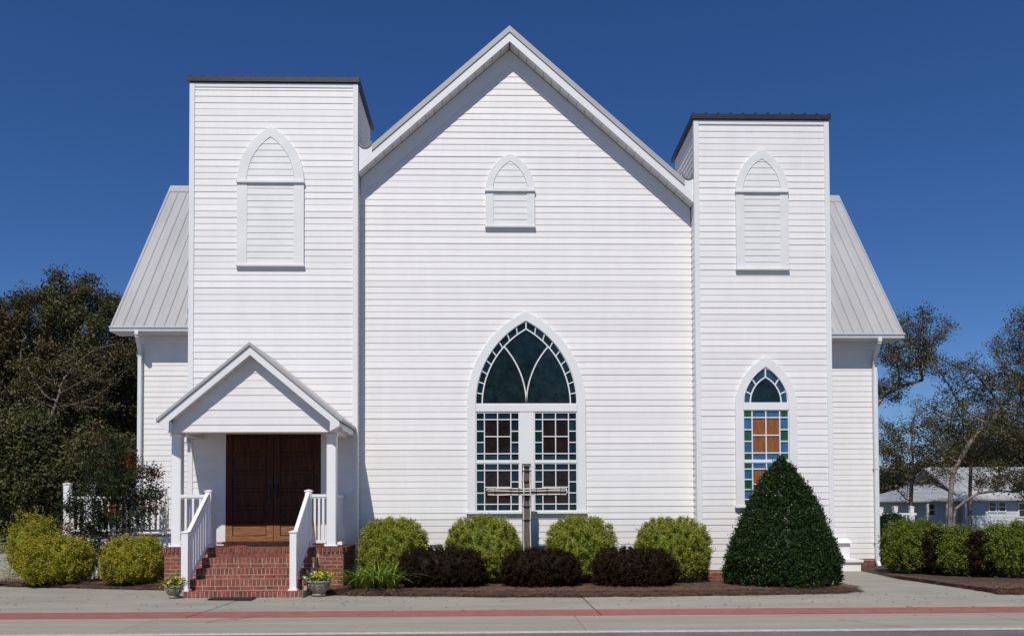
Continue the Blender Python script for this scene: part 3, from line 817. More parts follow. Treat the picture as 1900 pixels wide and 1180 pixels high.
# --- transepts
EY = YW - 0.42
RY = 6.05
def transept(side, pe, pe_y, pw, rib_label):
    xe = X(pe, pe_y, EY); ze = Z(pe, pe_y, EY)                   # outer eave corner
    xw = X(pw, 800, YW)                                           # wall corner
    xi = LX0 + 0.3 if side < 0 else RX1 - 0.3
    zr = Z(312, 348, RY) if side < 0 else Z(1558, 366, RY)
    a, b = min(xw, xi), max(xw, xi)
    tb = MB().box(a, b, YW + 0.003, 2 * RY - YW, ZB - 0.015, ze - 0.05)
    tb.prismx([(YW + 0.01, ze - 0.05), (2 * RY - YW - 0.01, ze - 0.05), (RY, zr - 0.25)], a, b)
    tb = tb.build('transept', 'trim', church)
    k = 0
    while ZB + k * E < ze - 0.15:
        strip_boards(strips, a + (0.0 if side > 0 else 0.06), b - (0.06 if side > 0 else 0), YW, ZB + k * E); k += 1
    MB().box(min(xw, xw - side * 0.09), max(xw, xw - side * 0.09), YW - 0.024, YW + 0.05, ZB - 0.02, ze - 0.12).build('corner_board', 'trim', tb)
    MB().box(a, b, YW - 0.03, YW + 0.0, ze - 0.30, ze - 0.12).build('frieze_board', 'trim', tb)
    MB().box(min(xe, xi), max(xe, xi), EY + 0.01, YW + 0.0, ze - 0.125, ze - 0.10).build('soffit', 'soffit', tb)
    g = MB()                                                     # K-style gutter
    g.prismx([(EY + 0.0, ze - 0.115), (EY - 0.07, ze - 0.115), (EY - 0.085, ze - 0.06), (EY - 0.11, ze - 0.035), (EY - 0.11, ze - 0.012), (EY - 0.095, ze - 0.012), (EY - 0.09, ze - 0.03), (EY, ze - 0.03)], min(xe, xi), max(xe, xi))
    g.build('gutter', 'gutter', tb)
    MB().box(min(xe, xi), max(xe, xi), EY - 0.075, EY + 0.02, ze - 0.028, ze - 0.002).build('drip_edge', 'bronze', tb)
    rf = MB()
    rf.prismx([(EY, ze), (RY, zr), (2 * RY - EY, ze), (2 * RY - EY, ze - 0.03), (RY, zr - 0.04), (EY, ze - 0.03)], min(xe, xi + side * -2.5) + 0.004, max(xe, xi + side * -2.5) - 0.004)
    rf = rf.build('transept_roof', 'roof', church); rf['label'] = 'pale ribbed metal roof of the side wing'
    pitch = 0.2286
    n = 9
    sl = math.hypot(RY - EY, zr - ze); ux, uz = (RY - EY) / sl, (zr - ze) / sl; nx, nz = -uz, ux
    for i in range(n):
        p0 = xe - side * pitch * i; p1 = xe - side * pitch * (i + 1); x0, x1 = min(p0, p1), max(p0, p1)
        prof = [(0, 0.006), (0.004, 0.006), (0.016, 0.030), (0.034, 0.030), (0.050, 0.008), (0.10, 0.008), (0.112, 0.013), (0.13, 0.013), (0.142, 0.008), (x1 - x0 - 0.002, 0.006)]
        vs = []; m_ = len(prof)
        for d in (-0.06, sl + 0.0):
            for px_, h in prof:
                vs.append((x0 + px_, EY + ux * d + nx * h, ze + uz * d + nz * h))
        fs = [(j, j + 1, m_ + j + 1, m_ + j) for j in range(m_ - 1)]
        me = MB().add(vs, fs)
        me.build('roof_panel', 'roof', rf)
    MB().prismx([(RY - 0.16, zr - 0.16 * uz / ux + 0.035), (RY, zr + 0.05), (RY + 0.16, zr - 0.16 * uz / ux + 0.035), (RY, zr + 0.03)], min(xe, xi), max(xe, xi)).build('ridge_cap', 'rakemetal', rf)
    # rake trim at the outer gable end
    xs = sorted((xe + side * 0.012, xe - side * 0.02))
    MB().prismx([(EY, ze + 0.04), (EY, ze - 0.12), (RY, zr - 0.14), (2 * RY - EY, ze - 0.12), (2 * RY - EY, ze + 0.04), (RY, zr + 0.045)], *xs).build('rake_trim', 'rakemetal', rf)
    # downspout
    xd = X(262 if side < 0 else 1621, 750, YW); xg = X(254 if side < 0 else 1632, 628, EY - 0.05)
    zb = 0.06 if side > 0 else 0.1
    d = MB()
    yd = YW - 0.075
    pts = [(xg, EY - 0.05, ze - 0.10), (xg, EY - 0.05, ze - 0.20), (xd, yd, ze - 0.52), (xd, yd, zb + 0.12), (xd, yd - 0.10, zb)]
    for p, q in zip(pts[:-1], pts[1:]): d.obox(p, q, 0.085, 0.085) if abs(p[2] - q[2]) > 0.3 and p[0] == q[0] else d.obox(p, q, 0.082, 0.082)
    d = d.build('downspout', 'gutter', tb, 0.008)
    for zz in (ze - 0.6, 2.3, 0.6):
        MB().box(xd - 0.055, xd + 0.055, yd - 0.05, YW - 0.02, zz, zz + 0.03).build('strap', 'gutter', tb)
    return tb, xw
tlb, xwl = transept(-1, 206, 606, 256, '')
trb, xwr = transept(1, 1675, 619, 1629, '')
# boards below the gutter are joined: shorter and farther off than the rest
tag(strips.build('siding', 'siding', church), 'white lapped siding on the wings and tower sides', None, None, 'stuff')

# --- brick foundation
def brick_mesh(l, h, d):
    m_ = MB().box(0, l, 0, d, 0, h)
    me = bpy.data.meshes.new('brick'); me.from_pydata(m_.v, [], m_.f)
    bm = bmesh.new(); bm.from_mesh(me); bmesh.ops.recalc_face_normals(bm, faces=bm.faces)
    bmesh.ops.bevel(bm, geom=list(bm.edges), offset=0.0025, segments=1, affect='EDGES'); bm.to_mesh(me); bm.free()
    me.materials.append(M['brick']); return me
STRETCH = brick_mesh(0.194, 0.057, 0.09); HALF = brick_mesh(0.092, 0.057, 0.09); ROWL = brick_mesh(0.057, 0.095, 0.19); ROWT = brick_mesh(0.057, 0.09, 0.20)
def put(me, x, y, z, parent, rz=0):
    o = bpy.data.objects.new('brick', me); COL.objects.link(o); o.parent = parent
    o.location = (x + random.uniform(-.002, .002), y + random.uniform(-.0015, .0015), z + random.uniform(-.001, .001)); o.rotation_euler = (0, random.uniform(-.006, .006), rz + random.uniform(-.005, .005))
    return o
def course_bricks(x0, x1, y, z0, n, parent, f0=0):
    for c in range(n):
        z = z0 + c * 0.0667; x = x0
        if (c + f0) % 2: put(HALF, x, y, z, parent); x += 0.102
        while x + 0.19 <= x1 + 0.004: put(STRETCH, x, y, z, parent); x += 0.204
        if x + 0.09 <= x1 + 0.004: put(HALF, x, y, z, parent)
def found(*b):
    return MB().box(*b, -0.02, ZB - 0.02).build('foundation', 'darkmortar', church)
nc = int((ZB - 0.02) / 0.0667)
fo = found(RX0 + 0.03, RX1 - 0.03, YT + 0.005, YT + 0.3)
course_bricks(RX0 + 0.03, RX1 - 0.03, YT - 0.001, 0.003, nc, fo)
found(LX0 + 0.03, LX1 - 0.03, YT + 0.005, YT + 0.3)
found(LX1, RX0, 0.016, 0.3)
found(min(LX0, xwl) + 0.01, LX0, YW + 0.004, YW + 0.3)
fo = found(RX1, xwr - 0.01, YW + 0.004, YW + 0.3)
course_bricks(xwr - 0.72, xwr - 0.012, YW - 0.002, 0.003, nc, fo, 1)
found(xwr - 0.3, xwr - 0.011, YW + 0.31, 2 * RY - YW)

# --- porch: brick stoop
YP = -1.55                                   # front of the piers
ZP = 0.755
PX0, PX1 = X(303, 1030, YP), X(638, 1030, YP)
SX0, SX1 = X(341, 1100, -2.66), X(563, 1100, -2.66)
st = MB()
st.box(PX0 + 0.018, PX1 - 0.018, YP + 0.003, YT - 0.03, -0.02, ZP - 0.012)
TR, RI = 0.28, 0.1625
for i in range(1, 5):
    st.box(SX0 + 0.006, SX1 - 0.006, YP - TR * i - 0.009, YP - TR * (i - 1) + 0.012, -0.02 - 0.001 * i, ZP - RI * i - 0.0035)
stoop = st.build('porch_steps', 'mortar', church)
nb = int((SX1 - SX0) / 0.0667)
for i in range(0, 5):
    zt = ZP - RI * i; yf = YP - TR * i - 0.012
    x = SX0
    hh = 0.095
    for j in range(nb):
        put(ROWL, x + j * (SX1 - SX0) / nb, yf, zt - hh, stoop)
    if i < 4:
        zc = zt - hh - 0.010 - 0.057
        xx = SX0 + (0.0 if i % 2 else -0.1)
        while xx < SX1 - 0.03:
            a, b = max(xx, SX0), min(xx + 0.194, SX1)
            if b - a > 0.15: put(STRETCH, xx if xx >= SX0 else SX0, yf + 0.0005, zc, stoop)
            elif b - a > 0.08: put(HALF, a, yf + 0.0005, zc, stoop)
            xx += 0.204
# piers left and right of the steps
for a, b in ((PX0, SX0 - 0.006), (SX1 + 0.006, PX1)):
    n = max(1, int((b - a) / 0.0667))
    for j in range(n): put(ROWT, a + j * (b - a) / n, YP - 0.022, ZP - 0.09, stoop)
    c = int((ZP - 0.10) / 0.0667)
    course_bricks(a + 0.015, b - 0.012, YP - 0.0, ZP - 0.10 - 0.0667 * c, c, stoop)
side = MB()
c = int((ZP - 0.10) / 0.0667)
for k in range(c):
    z = ZP - 0.10 - 0.0667 * c + 0.0667 * k; y = YP + 0.01 - (0.1 if k % 2 else 0)
    while y < YT - 0.1:
        side.box(PX1 - 0.05, PX1 - 0.004 + random.uniform(-.003, .003), max(y, YP + 0.002), min(y + 0.194, YT - 0.03), z, z + 0.057); y += 0.204
y = YP + 0.19
while y < YT - 0.08:
    side.box(PX1 - 0.19, PX1 + 0.014, y, y + 0.057, ZP - 0.09, ZP + random.uniform(-.002, .002)); y += 0.0667
yy = YP + 0.175
while yy < YT - 0.12:                              # paved floor of the porch
    xx = PX0 + 0.03 - (0.1 if int((yy - YP) * 10) % 2 else 0)
    while xx < PX1 - 0.22:
        side.box(max(xx, PX0 + 0.03), min(xx + 0.194, PX1 - 0.2), yy, yy + 0.09, ZP - 0.03, ZP - 0.006 + random.uniform(-.001, .001)); xx += 0.204
    yy += 0.1
tag(side.build('brickwork', 'brick', stoop, 0.003), kind='stuff')

# --- porch: columns, beam, gable, roof
YC = YP + 0.13
zhead = Z(470, 802, YP - 0.10)
cL, cR = X(326.5, 900, YC - 0.08), X(614.5, 900, YC - 0.08)
for cx in (cL, cR):
    co = MB().box(cx - 0.082, cx + 0.082, YC - 0.082, YC + 0.082, ZP + 0.03, zhead - 0.03).build('column', 'vinyl', church, 0.012)
    MB().prismz([(cx - 0.115, YC - 0.115), (cx + 0.115, YC - 0.115), (cx + 0.115, YC + 0.115), (cx - 0.115, YC + 0.115)], ZP + 0.002, ZP + 0.035).build('base', 'vinyl', co, 0.012)
    MB().prismz([(cx - 0.10, YC - 0.10), (cx + 0.10, YC - 0.10), (cx + 0.10, YC + 0.10), (cx - 0.10, YC + 0.10)], zhead - 0.055, zhead - 0.002).build('capital', 'vinyl', co, 0.012)
gx = X(463.5, 640, YP - 0.3)
YG = YP - 0.10                                # gable face
YRF = YP - 0.33                               # front edge of porch roof
zap = Z(463.5, 634, YRF)
zel = Z(289, 777, YRF); xel = X(289, 777, YRF)
psl = (zap - zel) / (gx - xel)
half = gx - xel
def prk(x, z0): return z0 - psl * abs(x - gx)
beam = MB()
beam.box(cL - 0.09, cR + 0.09, YG + 0.014, YG + 0.30, zhead, zhead + 0.16)
beam.box(cL - 0.09, cL + 0.07, YG + 0.301, YT - 0.025, zhead + 0.001, zhead + 0.16)
beam.box(cR - 0.07, cR + 0.09, YG + 0.301, YT - 0.025, zhead + 0.001, zhead + 0.16)
beam.build('header_beam', 'trim', church)
MB().box(cL + 0.072, cR - 0.072, YG + 0.302, YT - 0.026, zhead + 0.10, zhead + 0.12).build('porch_ceiling', 'tan', church)
zroof0 = zap + 0.07
pg = MB().prism([(cL - 0.08, zhead + 0.02), (cR + 0.08, zhead + 0.02), (cR + 0.08, max(zhead + 0.03, prk(cR + 0.08, zroof0 - 0.20))), (gx, zroof0 - 0.20), (cL - 0.08, max(zhead + 0.03, prk(cL - 0.08, zroof0 - 0.20)))], YG + 0.003, YG + 0.013).build('porch_gable', 'trim', church)
k = 0
PE = 0.1265
while True:
    z = zhead + 0.004 + k * PE; zm = z + PE / 2
    hw = min((zap - 0.20 - zm) / psl, cR - gx + 0.09)
    if hw < 0.05: break
    b_ = board(gx - hw, gx + hw, YG, z, pg); b_.scale.z = PE / E
    k += 1
# roof
for s in (-1, 1):
    xe = gx + s * half
    sides = [(gx, zap), (gx, zap - 0.055), (xe, zel - 0.055), (xe, zel)]
    MB().prism(sides, YRF, YT - 0.03).build('porch_roof', 'rakemetal', church)
    xf = xe - s * 0.045
    fas = [(gx, zap - 0.058), (gx, zap - 0.215), (xf - s * 0.16, prk(xf - s * 0.16, zap - 0.215)), (xf - s * 0.16, prk(xf, zap - 0.215) - 0.03), (xf, prk(xf, zap - 0.215) + 0.06), (xf, prk(xf, zap - 0.058))]
    MB().prism(fas, YRF + 0.03, YRF + 0.05).build('rake_fascia', 'trim', church)
    a = xf; b = xf - s * 0.16
    zz = prk(xf, zap - 0.215)
    MB().prism([(a, zz + 0.06), (b, zz - 0.03), (b, zz + 0.14), (a, zz + 0.13)], YRF + 0.051, YRF + 0.30).build('eave_return', 'trim', church)
    MB().prism([(gx, zap - 0.16), (gx, zap - 0.172), (xf - s * 0.16, prk(xf - s * 0.16, zap - 0.172)), (xf - s * 0.16, prk(xf - s * 0.16, zap - 0.16))], YRF + 0.052, YG + 0.003).build('soffit_backing', 'rakemetal', church)
    # side fascia and soffit running back to the tower
    MB().box(min(a, a - s * 0.03), max(a, a - s * 0.03), YRF + 0.301, YT - 0.03, zz + 0.02, zz + 0.13).build('eave_fascia', 'trim', church)
    MB().box(min(a - s * 0.031, gx + s * (cR - gx + 0.092)), max(a - s * 0.031, gx + s * (cR - gx + 0.092)), YRF + 0.301, YT - 0.03, zz + 0.02, zz + 0.04).build('soffit', 'soffit', church)
    n = int((half - 0.25) / 0.13)
    for i in range(n):
        p, q = gx + s * (0.02 + (half - 0.25) * i / n), gx + s * (0.014 + (half - 0.25) * (i + 1) / n)
        x0, x1 = min(p, q), max(p, q); z_ = lambda x: prk(x, zap - 0.19)
        MB().prism([(x0, z_(x0)), (x1, z_(x1)), (x1, z_(x1) + 0.012), (x0, z_(x0) + 0.012)], YRF + 0.052, YG - 0.004).build('soffit_panel', 'soffit', church)

# --- doors
yd = YT - 0.004
dcx = (DX0 + DX1) / 2
for a, b, s in ((DX0, dcx - 0.003, -1), (dcx + 0.003, DX1, 1)):
    d = MB().box(a, b, yd - 0.016, yd + 0.003, DZ0 + 0.012, DZ1).build('door', 'door', church)
    sw = 0.125; zk = DZ0 + 0.30                 # foot of each leaf: sunlit band painted into the wood colour, plus some fading
    for x0, x1 in ((a, a + sw), (b - sw, b)):
        MB().box(x0 + 0.001, x1 - 0.001, yd - 0.038, yd - 0.016, zk, DZ1).build('stile', 'door', d, 0.003)
        MB().box(x0 + 0.001, x1 - 0.001, yd - 0.0375, yd - 0.016, DZ0 + 0.012, zk - 0.001).build('stile', 'door_lit_faded', d, 0.003)
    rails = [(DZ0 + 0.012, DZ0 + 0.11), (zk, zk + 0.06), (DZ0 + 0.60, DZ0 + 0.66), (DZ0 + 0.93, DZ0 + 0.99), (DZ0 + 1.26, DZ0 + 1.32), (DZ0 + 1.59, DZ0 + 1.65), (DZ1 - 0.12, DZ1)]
    for k_, (z0, z1) in enumerate(rails): MB().box(a + sw, b - sw, yd - 0.034, yd - 0.016, z0, z1).build('rail', 'door_lit_faded' if k_ == 0 else 'door', d, 0.003)
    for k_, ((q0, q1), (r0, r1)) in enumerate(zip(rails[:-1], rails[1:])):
        MB().box(a + sw + 0.012, b - sw - 0.012, yd - 0.026, yd - 0.016, q1 + 0.01, r0 - 0.01).build('panel', 'door_lit_faded' if k_ == 0 else 'door', d, 0.006)
    hx = b - 0.062 if s < 0 else a + 0.062
    h = MB().box(hx - 0.022, hx + 0.022, yd - 0.046, yd - 0.038, DZ0 + 0.73, DZ0 + 1.16)
    h.tube([(hx, yd - 0.047, DZ0 + 0.80), (hx, yd - 0.085, DZ0 + 0.83), (hx, yd - 0.085, DZ0 + 1.05), (hx, yd - 0.047, DZ0 + 1.08)], 0.010)
    h.build('handle', 'black', d)
MB().box(DX0 - 0.17, DX0 - 0.002, YT - 0.045, YT + 0.0, DZ0, DZ1 + 0.12).build('door_casing', 'trim', church, 0.004)
MB().box(DX1 + 0.002, DX1 + 0.14, YT - 0.045, YT + 0.0, DZ0, DZ1 + 0.12).build('door_casing', 'trim', church, 0.004)
MB().box(DX0 - 0.002, DX1 + 0.002, YT - 0.044, YT + 0.0, DZ1 + 0.002, DZ1 + 0.12).build('door_casing', 'trim', church, 0.004)
MB().box(DX0 - 0.05, DX1 + 0.05, YT - 0.10, YT - 0.005, DZ0 - 0.03, DZ0 + 0.010).build('threshold', 'door', church, 0.004)
# sconce beside the door, low access cover
MB().box(X(338, 830, YT) , X(338, 830, YT) + 0.14, YT - 0.16, YT - 0.026, Z(344, 823, YT), Z(344, 806, YT)).build('porch_light', 'vinyl', church, 0.012)

# --- railings of porch and steps
def post(x, y, z0, z1, w, parent, name='newel_post'):
    o = MB().box(x - w / 2, x + w / 2, y - w / 2, y + w / 2, z0, z1)
    w2 = w / 2 + 0.012
    o.add([(x - w2, y - w2, z1), (x + w2, y - w2, z1), (x + w2, y + w2, z1), (x - w2, y + w2, z1), (x - w2, y - w2, z1 + 0.02), (x + w2, y - w2, z1 + 0.02), (x + w2, y + w2, z1 + 0.02), (x - w2, y + w2, z1 + 0.02), (x, y, z1 + 0.04)],
          [(0, 3, 2, 1), (0, 1, 5, 4), (1, 2, 6, 5), (2, 3, 7, 6), (3, 0, 4, 7), (4, 5, 8), (5, 6, 8), (6, 7, 8), (7, 4, 8)])
    o.box(x - w2 - 0.01, x + w2 + 0.01, y - w2 - 0.01, y + w2 + 0.01, z0, z0 + 0.028)
    return o.build(name, 'vinyl', parent)
def railing(name, parent, p0, p1, ztop0, ztop1, zb0, zb1, nb, label=None):
    o = MB(); a, b = Vector((*p0, ztop0)), Vector((*p1, ztop1))
    o.obox(a, b, 0.062, 0.05); o.obox(a - Vector((0, 0, 0.036)), b - Vector((0, 0, 0.036)), 0.036, 0.024)
    o = o.build(name, 'vinyl', parent)
    c, d = Vector((*p0, zb0)), Vector((*p1, zb1))
    MB().obox(c, d, 0.045, 0.05).build('bottom_rail', 'vinyl', o)
    for i in range(nb):
        f = (i + 0.7) / (nb + 0.4)
        q = a.lerp(b, f); r_ = c.lerp(d, f)
        MB().box(q.x - 0.019, q.x + 0.019, q.y - 0.019, q.y + 0.019, r_.z, q.z - 0.03).build('baluster', 'vinyl', o)
    return o
yn, yl = YP + 0.06, YP - TR * 4 + 0.10
zl_ = ZP - RI * 4
for xu, xl, xc, cs in ((X(382.5, 960, yn), X(350, 1040, yl), cL, -1), (X(570.5, 960, yn), X(547.5, 1040, yl), cR, 1)):
    xs_ = (xu + xl) / 2
    post(xs_, yn, ZP + 0.002, Z(500, 912, yn), 0.105, church); post(xs_, yl, zl_ + 0.002, Z(450, 988, yl), 0.105, church)
    railing('stair_railing', church, (xs_, yn - 0.056), (xs_, yl + 0.056), Z(500, 912, yn) - 0.03, Z(450, 990, yl) - 0.03, ZP + 0.06, zl_ + 0.14, 8)
    a, b = sorted((xs_ + cs * 0.056, xc - cs * 0.084))
    railing('porch_railing', church, (a, yn), (b, yn), Z(370, 920, yn), Z(370, 920, yn), ZP + 0.09, ZP + 0.09, 3)
    railing('porch_railing', church, (xc, YC + 0.085), (xc, YT - 0.03), Z(370, 920, yn), Z(370, 920, yn), ZP + 0.09, ZP + 0.09, 8)

# small access hatches at the foot of the wing
bx0, bx1 = X(1546, 1040, YW - 0.3), X(1581, 1020, YW - 0.3)
ub = empty('utility_cabinet', (bx0, YW - 0.35, 0), 'small white cabinet on the siding beside the holly', 'cabinet')
MB().box(bx0, bx1, YW - 0.2, YW - 0.026, Z(1565, 1040, YW - 0.2), Z(1565, 1008, YW - 0.2)).build('body', 'vinyl', ub, 0.008)
MB().prismx([(YW - 0.27, Z(1565, 1007, YW - 0.2)), (YW - 0.026, Z(1565, 1007, YW - 0.2)), (YW - 0.026, Z(1565, 1001, YW - 0.2) + 0.03)], bx0 - 0.03, bx1 + 0.03).build('lid', 'vinyl', ub)
cb0, cb1 = X(1556, 1060, 2.3), X(1598, 1060, 2.3)
cb = empty('crawl_box', (cb0, 2.3, 0), 'low white box with flat lid at the wing foundation', 'box')
ztop = Z(1575, 1043, 2.3)
MB().box(cb0, cb1, 2.3, YW - 0.03, 0.005, ztop).build('body', 'vinyl', cb, 0.006)
MB().box(cb0 - 0.04, cb1 + 0.04, 2.25, YW - 0.03, ztop + 0.001, ztop + 0.06).build('lid', 'vinyl', cb, 0.006)

# ------------------------------------------------------------------ wooden cross
YX = -0.78
cr = empty('wooden_cross', (X(977, 1000, YX), YX, 0), 'weathered wooden cross with rope lights in front of the big window', 'cross')
x0, x1 = X(969, 940, YX), X(985.5, 940, YX); zt = Z(977, 860, YX)
MB().box(x0, x1, YX - 0.05, YX + 0.06, 0.02, zt).build('post', 'grey_wood', cr, 0.006)
b0, b1 = X(903.5, 912, YX), X(1051, 912, YX); zb0, zb1 = Z(977, 919, YX), Z(977, 905.5, YX)
MB().box(b0, b1, YX - 0.115, YX - 0.052, zb0, zb1).build('crossbar', 'grey_wood_h', cr, 0.006)
rp = MB(); yr = YX - 0.125; zc = (zb0 + zb1) / 2
for zz, e in ((zb1 - 0.012, 0), (zc + 0.012, 0), (zb0 + 0.012, 0)):
    rp.tube([(b0 + 0.02 + (b1 - b0 - 0.04) * i / 12, yr, zz + random.uniform(-.006, .006)) for i in range(13)], 0.0105, 6)
rp.tube([(b0 + 0.02, yr, zb1 - 0.012), (b0 - 0.005, yr, (zb1 + zc) / 2), (b0 + 0.02, yr, zc + 0.012)], 0.0105, 6)
rp.tube([(b1 - 0.02, yr, zb0 + 0.012), (b1 + 0.005, yr, zc), (b1 - 0.02, yr, zb1 - 0.012)], 0.0105, 6)
for xx in (x0 + 0.022, x1 - 0.018):
    rp.tube([(xx + random.uniform(-.005, .005), yr - 0.014 if zz > zb0 - 0.05 and zz < zb1 + 0.05 else YX - 0.062, zz) for zz in np.linspace(0.3, zt - 0.04, 16)], 0.0105, 6)
rp.tube([(x0 + 0.022, YX - 0.062, 0.32), ((x0 + x1) / 2, YX - 0.07, 0.25), (x1 - 0.018, YX - 0.062, 0.32)], 0.0105, 6)
rp.build('rope_light', 'rope', cr, smooth=True)
for zz in (zt - 0.06, zt - 0.14, zt - 0.33, zb0 - 0.03, zb0 - 0.2, zb0 - 0.45):
    MB().box(x0 - 0.004, x1 + 0.004, YX - 0.078, YX + 0.064, zz, zz + 0.009).build('tie', 'black', cr)
for f in (0.1, 0.3, 0.4, 0.62, 0.75, 0.92):
    xx = b0 + (b1 - b0) * f
    MB().box(xx - 0.005, xx + 0.005, YX - 0.139, YX - 0.05, zb0 - 0.004, zb1 + 0.004).build('tie', 'black', cr)
MB().box((x0 + x1) / 2 - 0.045, (x0 + x1) / 2 + 0.045, YX - 0.10, YX - 0.051, 0.42, 0.58).build('power_box', 'black', cr, 0.006)

# ------------------------------------------------------------------ plants
def shrub(name, px, Y, wpx, top, label, m, group=None, zb=0.03, depth=None, leaf=0.026, n_tip=900, per=11, expo=2.5, seed=1, loose=0.05, taper=None, cat='shrub', lumpy=0.07, m2=None, f2=0.0, bias=0.33, sprig=0.09, stems=7, clump=None, flare=0.10, zleaf=None):
    rg = np.random.default_rng(seed * 101 + 5)
    cx = X(px, 1040, Y); rx = px_len(wpx, Y) / 2; zt = Z(px, top, Y); ry = depth if depth else rx * 0.92
    cz = zb + (zt - zb) * 0.46; rzu = zt - cz; rzd = cz - zb - 0.02
    root = empty(name, (cx, Y, zb - 0.01), label, cat, group)
    d = unit(rg.normal(size=(n_tip, 3)))
    d = d[(d[:, 2] > -0.93)]
    def surf(d):
        se = (np.abs(d) ** expo).sum(1) ** (-1 / expo)
        r = se * (1 + lumpy * lump(d, seed))
        p = d * r[:, None]
        s = np.stack([np.full(len(d), rx), np.full(len(d), ry), np.where(p[:, 2] > 0, rzu, rzd)], 1)
        p = p * s
        if taper is not None:
            f = (1 - d[:, 2]) / 2; f = 1 - np.clip(f * 1.04 - 0.02, 0, 1); k = taper(f) * (1 + lumpy * lump(d * 1.6, seed))
            h = d[:, :2] / (np.linalg.norm(d[:, :2], axis=1, keepdims=True) + 1e-6)
            p = np.concatenate([h * k[:, None] * np.array([rx, ry]), (f * (rzu + rzd) - rzd)[:, None]], 1)
        else:
            p[:, :2] *= (1 + flare * np.clip(-d[:, 2:3], 0, 1) ** 1.2)
        return p + np.array([cx, Y, cz])
    base = surf(d); nr = unit((base - np.array([cx, Y, cz])) / np.array([rx, ry, rzu]))
    if clump:
        nc_, rc = clump
        ii = np.arange(nc_) + 0.5; zz_ = 1 - 2 * ii / nc_; th = np.pi * (1 + 5 ** 0.5) * ii
        cd = np.stack([np.cos(th) * np.sqrt(1 - zz_ ** 2), np.sin(th) * np.sqrt(1 - zz_ ** 2), zz_], 1)
        cd = unit(cd + rg.normal(size=cd.shape) * 0.6 / nc_ ** 0.5); cd = cd[cd[:, 2] > -0.85]
        cb = surf(cd); cn = unit((cb - np.array([cx, Y, cz])) / np.array([rx, ry, rzu]))
        rcl = rc * rg.uniform(0.7, 1.3, len(cd)); cb = cb - cn * rcl[:, None] * rg.uniform(0.65, 1.15, (len(cd), 1))
        ix = rg.integers(0, len(cd), len(d)); dd = unit(cn[ix] * 0.85 + unit(rg.normal(size=(len(d), 3))) + np.array([0, 0, 0.15]))
        shell = (rg.uniform(size=len(d)) < 0.42)[:, None]
        base = np.where(shell, base - nr * (rc * 0.9 + rg.uniform(0, 0.05, (len(d), 1))), cb[ix] + dd * rcl[ix][:, None]); nr = np.where(shell, nr, dd)
    depth_in = np.abs(rg.normal(size=len(d))) * 0.055 * rx - loose * rx * (rg.uniform(size=len(d)) < 0.16) * rg.uniform(0, 1.6, len(d))
    tip = base - nr * depth_in[:, None]
    up = unit(nr + np.array([0, 0, 0.55]) + rg.normal(size=nr.shape) * 0.35)
    n = len(tip)
    t = rg.uniform(0, 1, (n, per, 1)); pos = tip[:, None, :] - up[:, None, :] * t * sprig + rg.normal(size=(n, per, 3)) * leaf * 0.75
    nrm = np.repeat(nr[:, None, :] + np.array([0, 0, 0.3]), per, 1)
    sh = np.repeat(rg.uniform(0, 1, (n, 1)), per, 1).ravel()
    pos = pos.reshape(-1, 3); nrm = nrm.reshape(-1, 3)
    keep = pos[:, 2] > (zleaf if zleaf else zb)
    pos, nrm, sh = pos[keep], nrm[keep], sh[keep]
    sd, sq = sphere_quads(28, 14)
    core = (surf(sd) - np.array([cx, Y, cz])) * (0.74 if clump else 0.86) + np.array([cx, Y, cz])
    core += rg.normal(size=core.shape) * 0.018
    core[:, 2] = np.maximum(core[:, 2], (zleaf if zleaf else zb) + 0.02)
    if m2:
        sel = (lump(nrm + pos * 0.7, seed + 3) > 0.9 - f2 * 2) | (rg.uniform(size=len(pos)) < f2 * 0.3)
        v, q, w = leaves(pos[sel], nrm[sel], leaf * 1.5, leaf, bias, rg)
        np_mesh('foliage', v, q, m2, root, w)['label'] = 'reddened leaves'
        pos, nrm, sh = pos[~sel], nrm[~sel], sh[~sel]
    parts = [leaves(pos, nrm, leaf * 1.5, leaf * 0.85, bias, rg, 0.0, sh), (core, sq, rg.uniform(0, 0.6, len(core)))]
    v, q, w = join_parts(parts)
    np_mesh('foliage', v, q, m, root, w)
    # twiggy stems
    A = np.zeros((stems, 3)) + np.array([cx, Y, zb - 0.02]) + rg.normal(size=(stems, 3)) * np.array([0.05, 0.05, 0]) * (rx / 0.6)
    B = A + unit(rg.normal(size=(stems, 3)) * np.array([1, 1, 0.2]) + np.array([0, 0, 1.1])) * min(rx, zt) * 0.75
    v, q, w = tubes(A, B, np.full(stems, 0.022), np.full(stems, 0.007), 6)
    np_mesh('stems', v, q, 'bark', root, w)
    return root

gback = 'clipped lime green shrubs along the church wall'
lime = [(730, -0.78, 130, 961, 'clipped lime green shrub nearest the porch, above the daylilies', 'lf_lime'),
        (896, -0.78, 142, 955, 'clipped lime green shrub left of the wooden cross', 'lf_lime'),
        (1078, -0.78, 135, 956, 'clipped lime green shrub right of the wooden cross', 'lf_lime'),
        (1247, -0.86, 145, 957, 'clipped lime green shrub nearest the conical holly', 'lf_lime')]
for i, (px, Y, w, top, lab, m) in enumerate(lime):
    shrub('clipped_shrub', px, Y, w * (0.98, 1.0, 0.97, 0.99)[i], top, lab, m, gback, depth=0.58, n_tip=5600, per=11, leaf=0.018, seed=i + 1, loose=0.06, expo=(3.4, 2.7, 3.0, 2.6)[i], lumpy=(0.05, 0.07, 0.04, 0.06)[i], sprig=0.06, clump=((230, 0.085), (280, 0.075), (210, 0.09), (250, 0.08))[i], flare=-0.12, zleaf=0.16)
gpur = 'low burgundy shrubs in front of the lime shrubs'
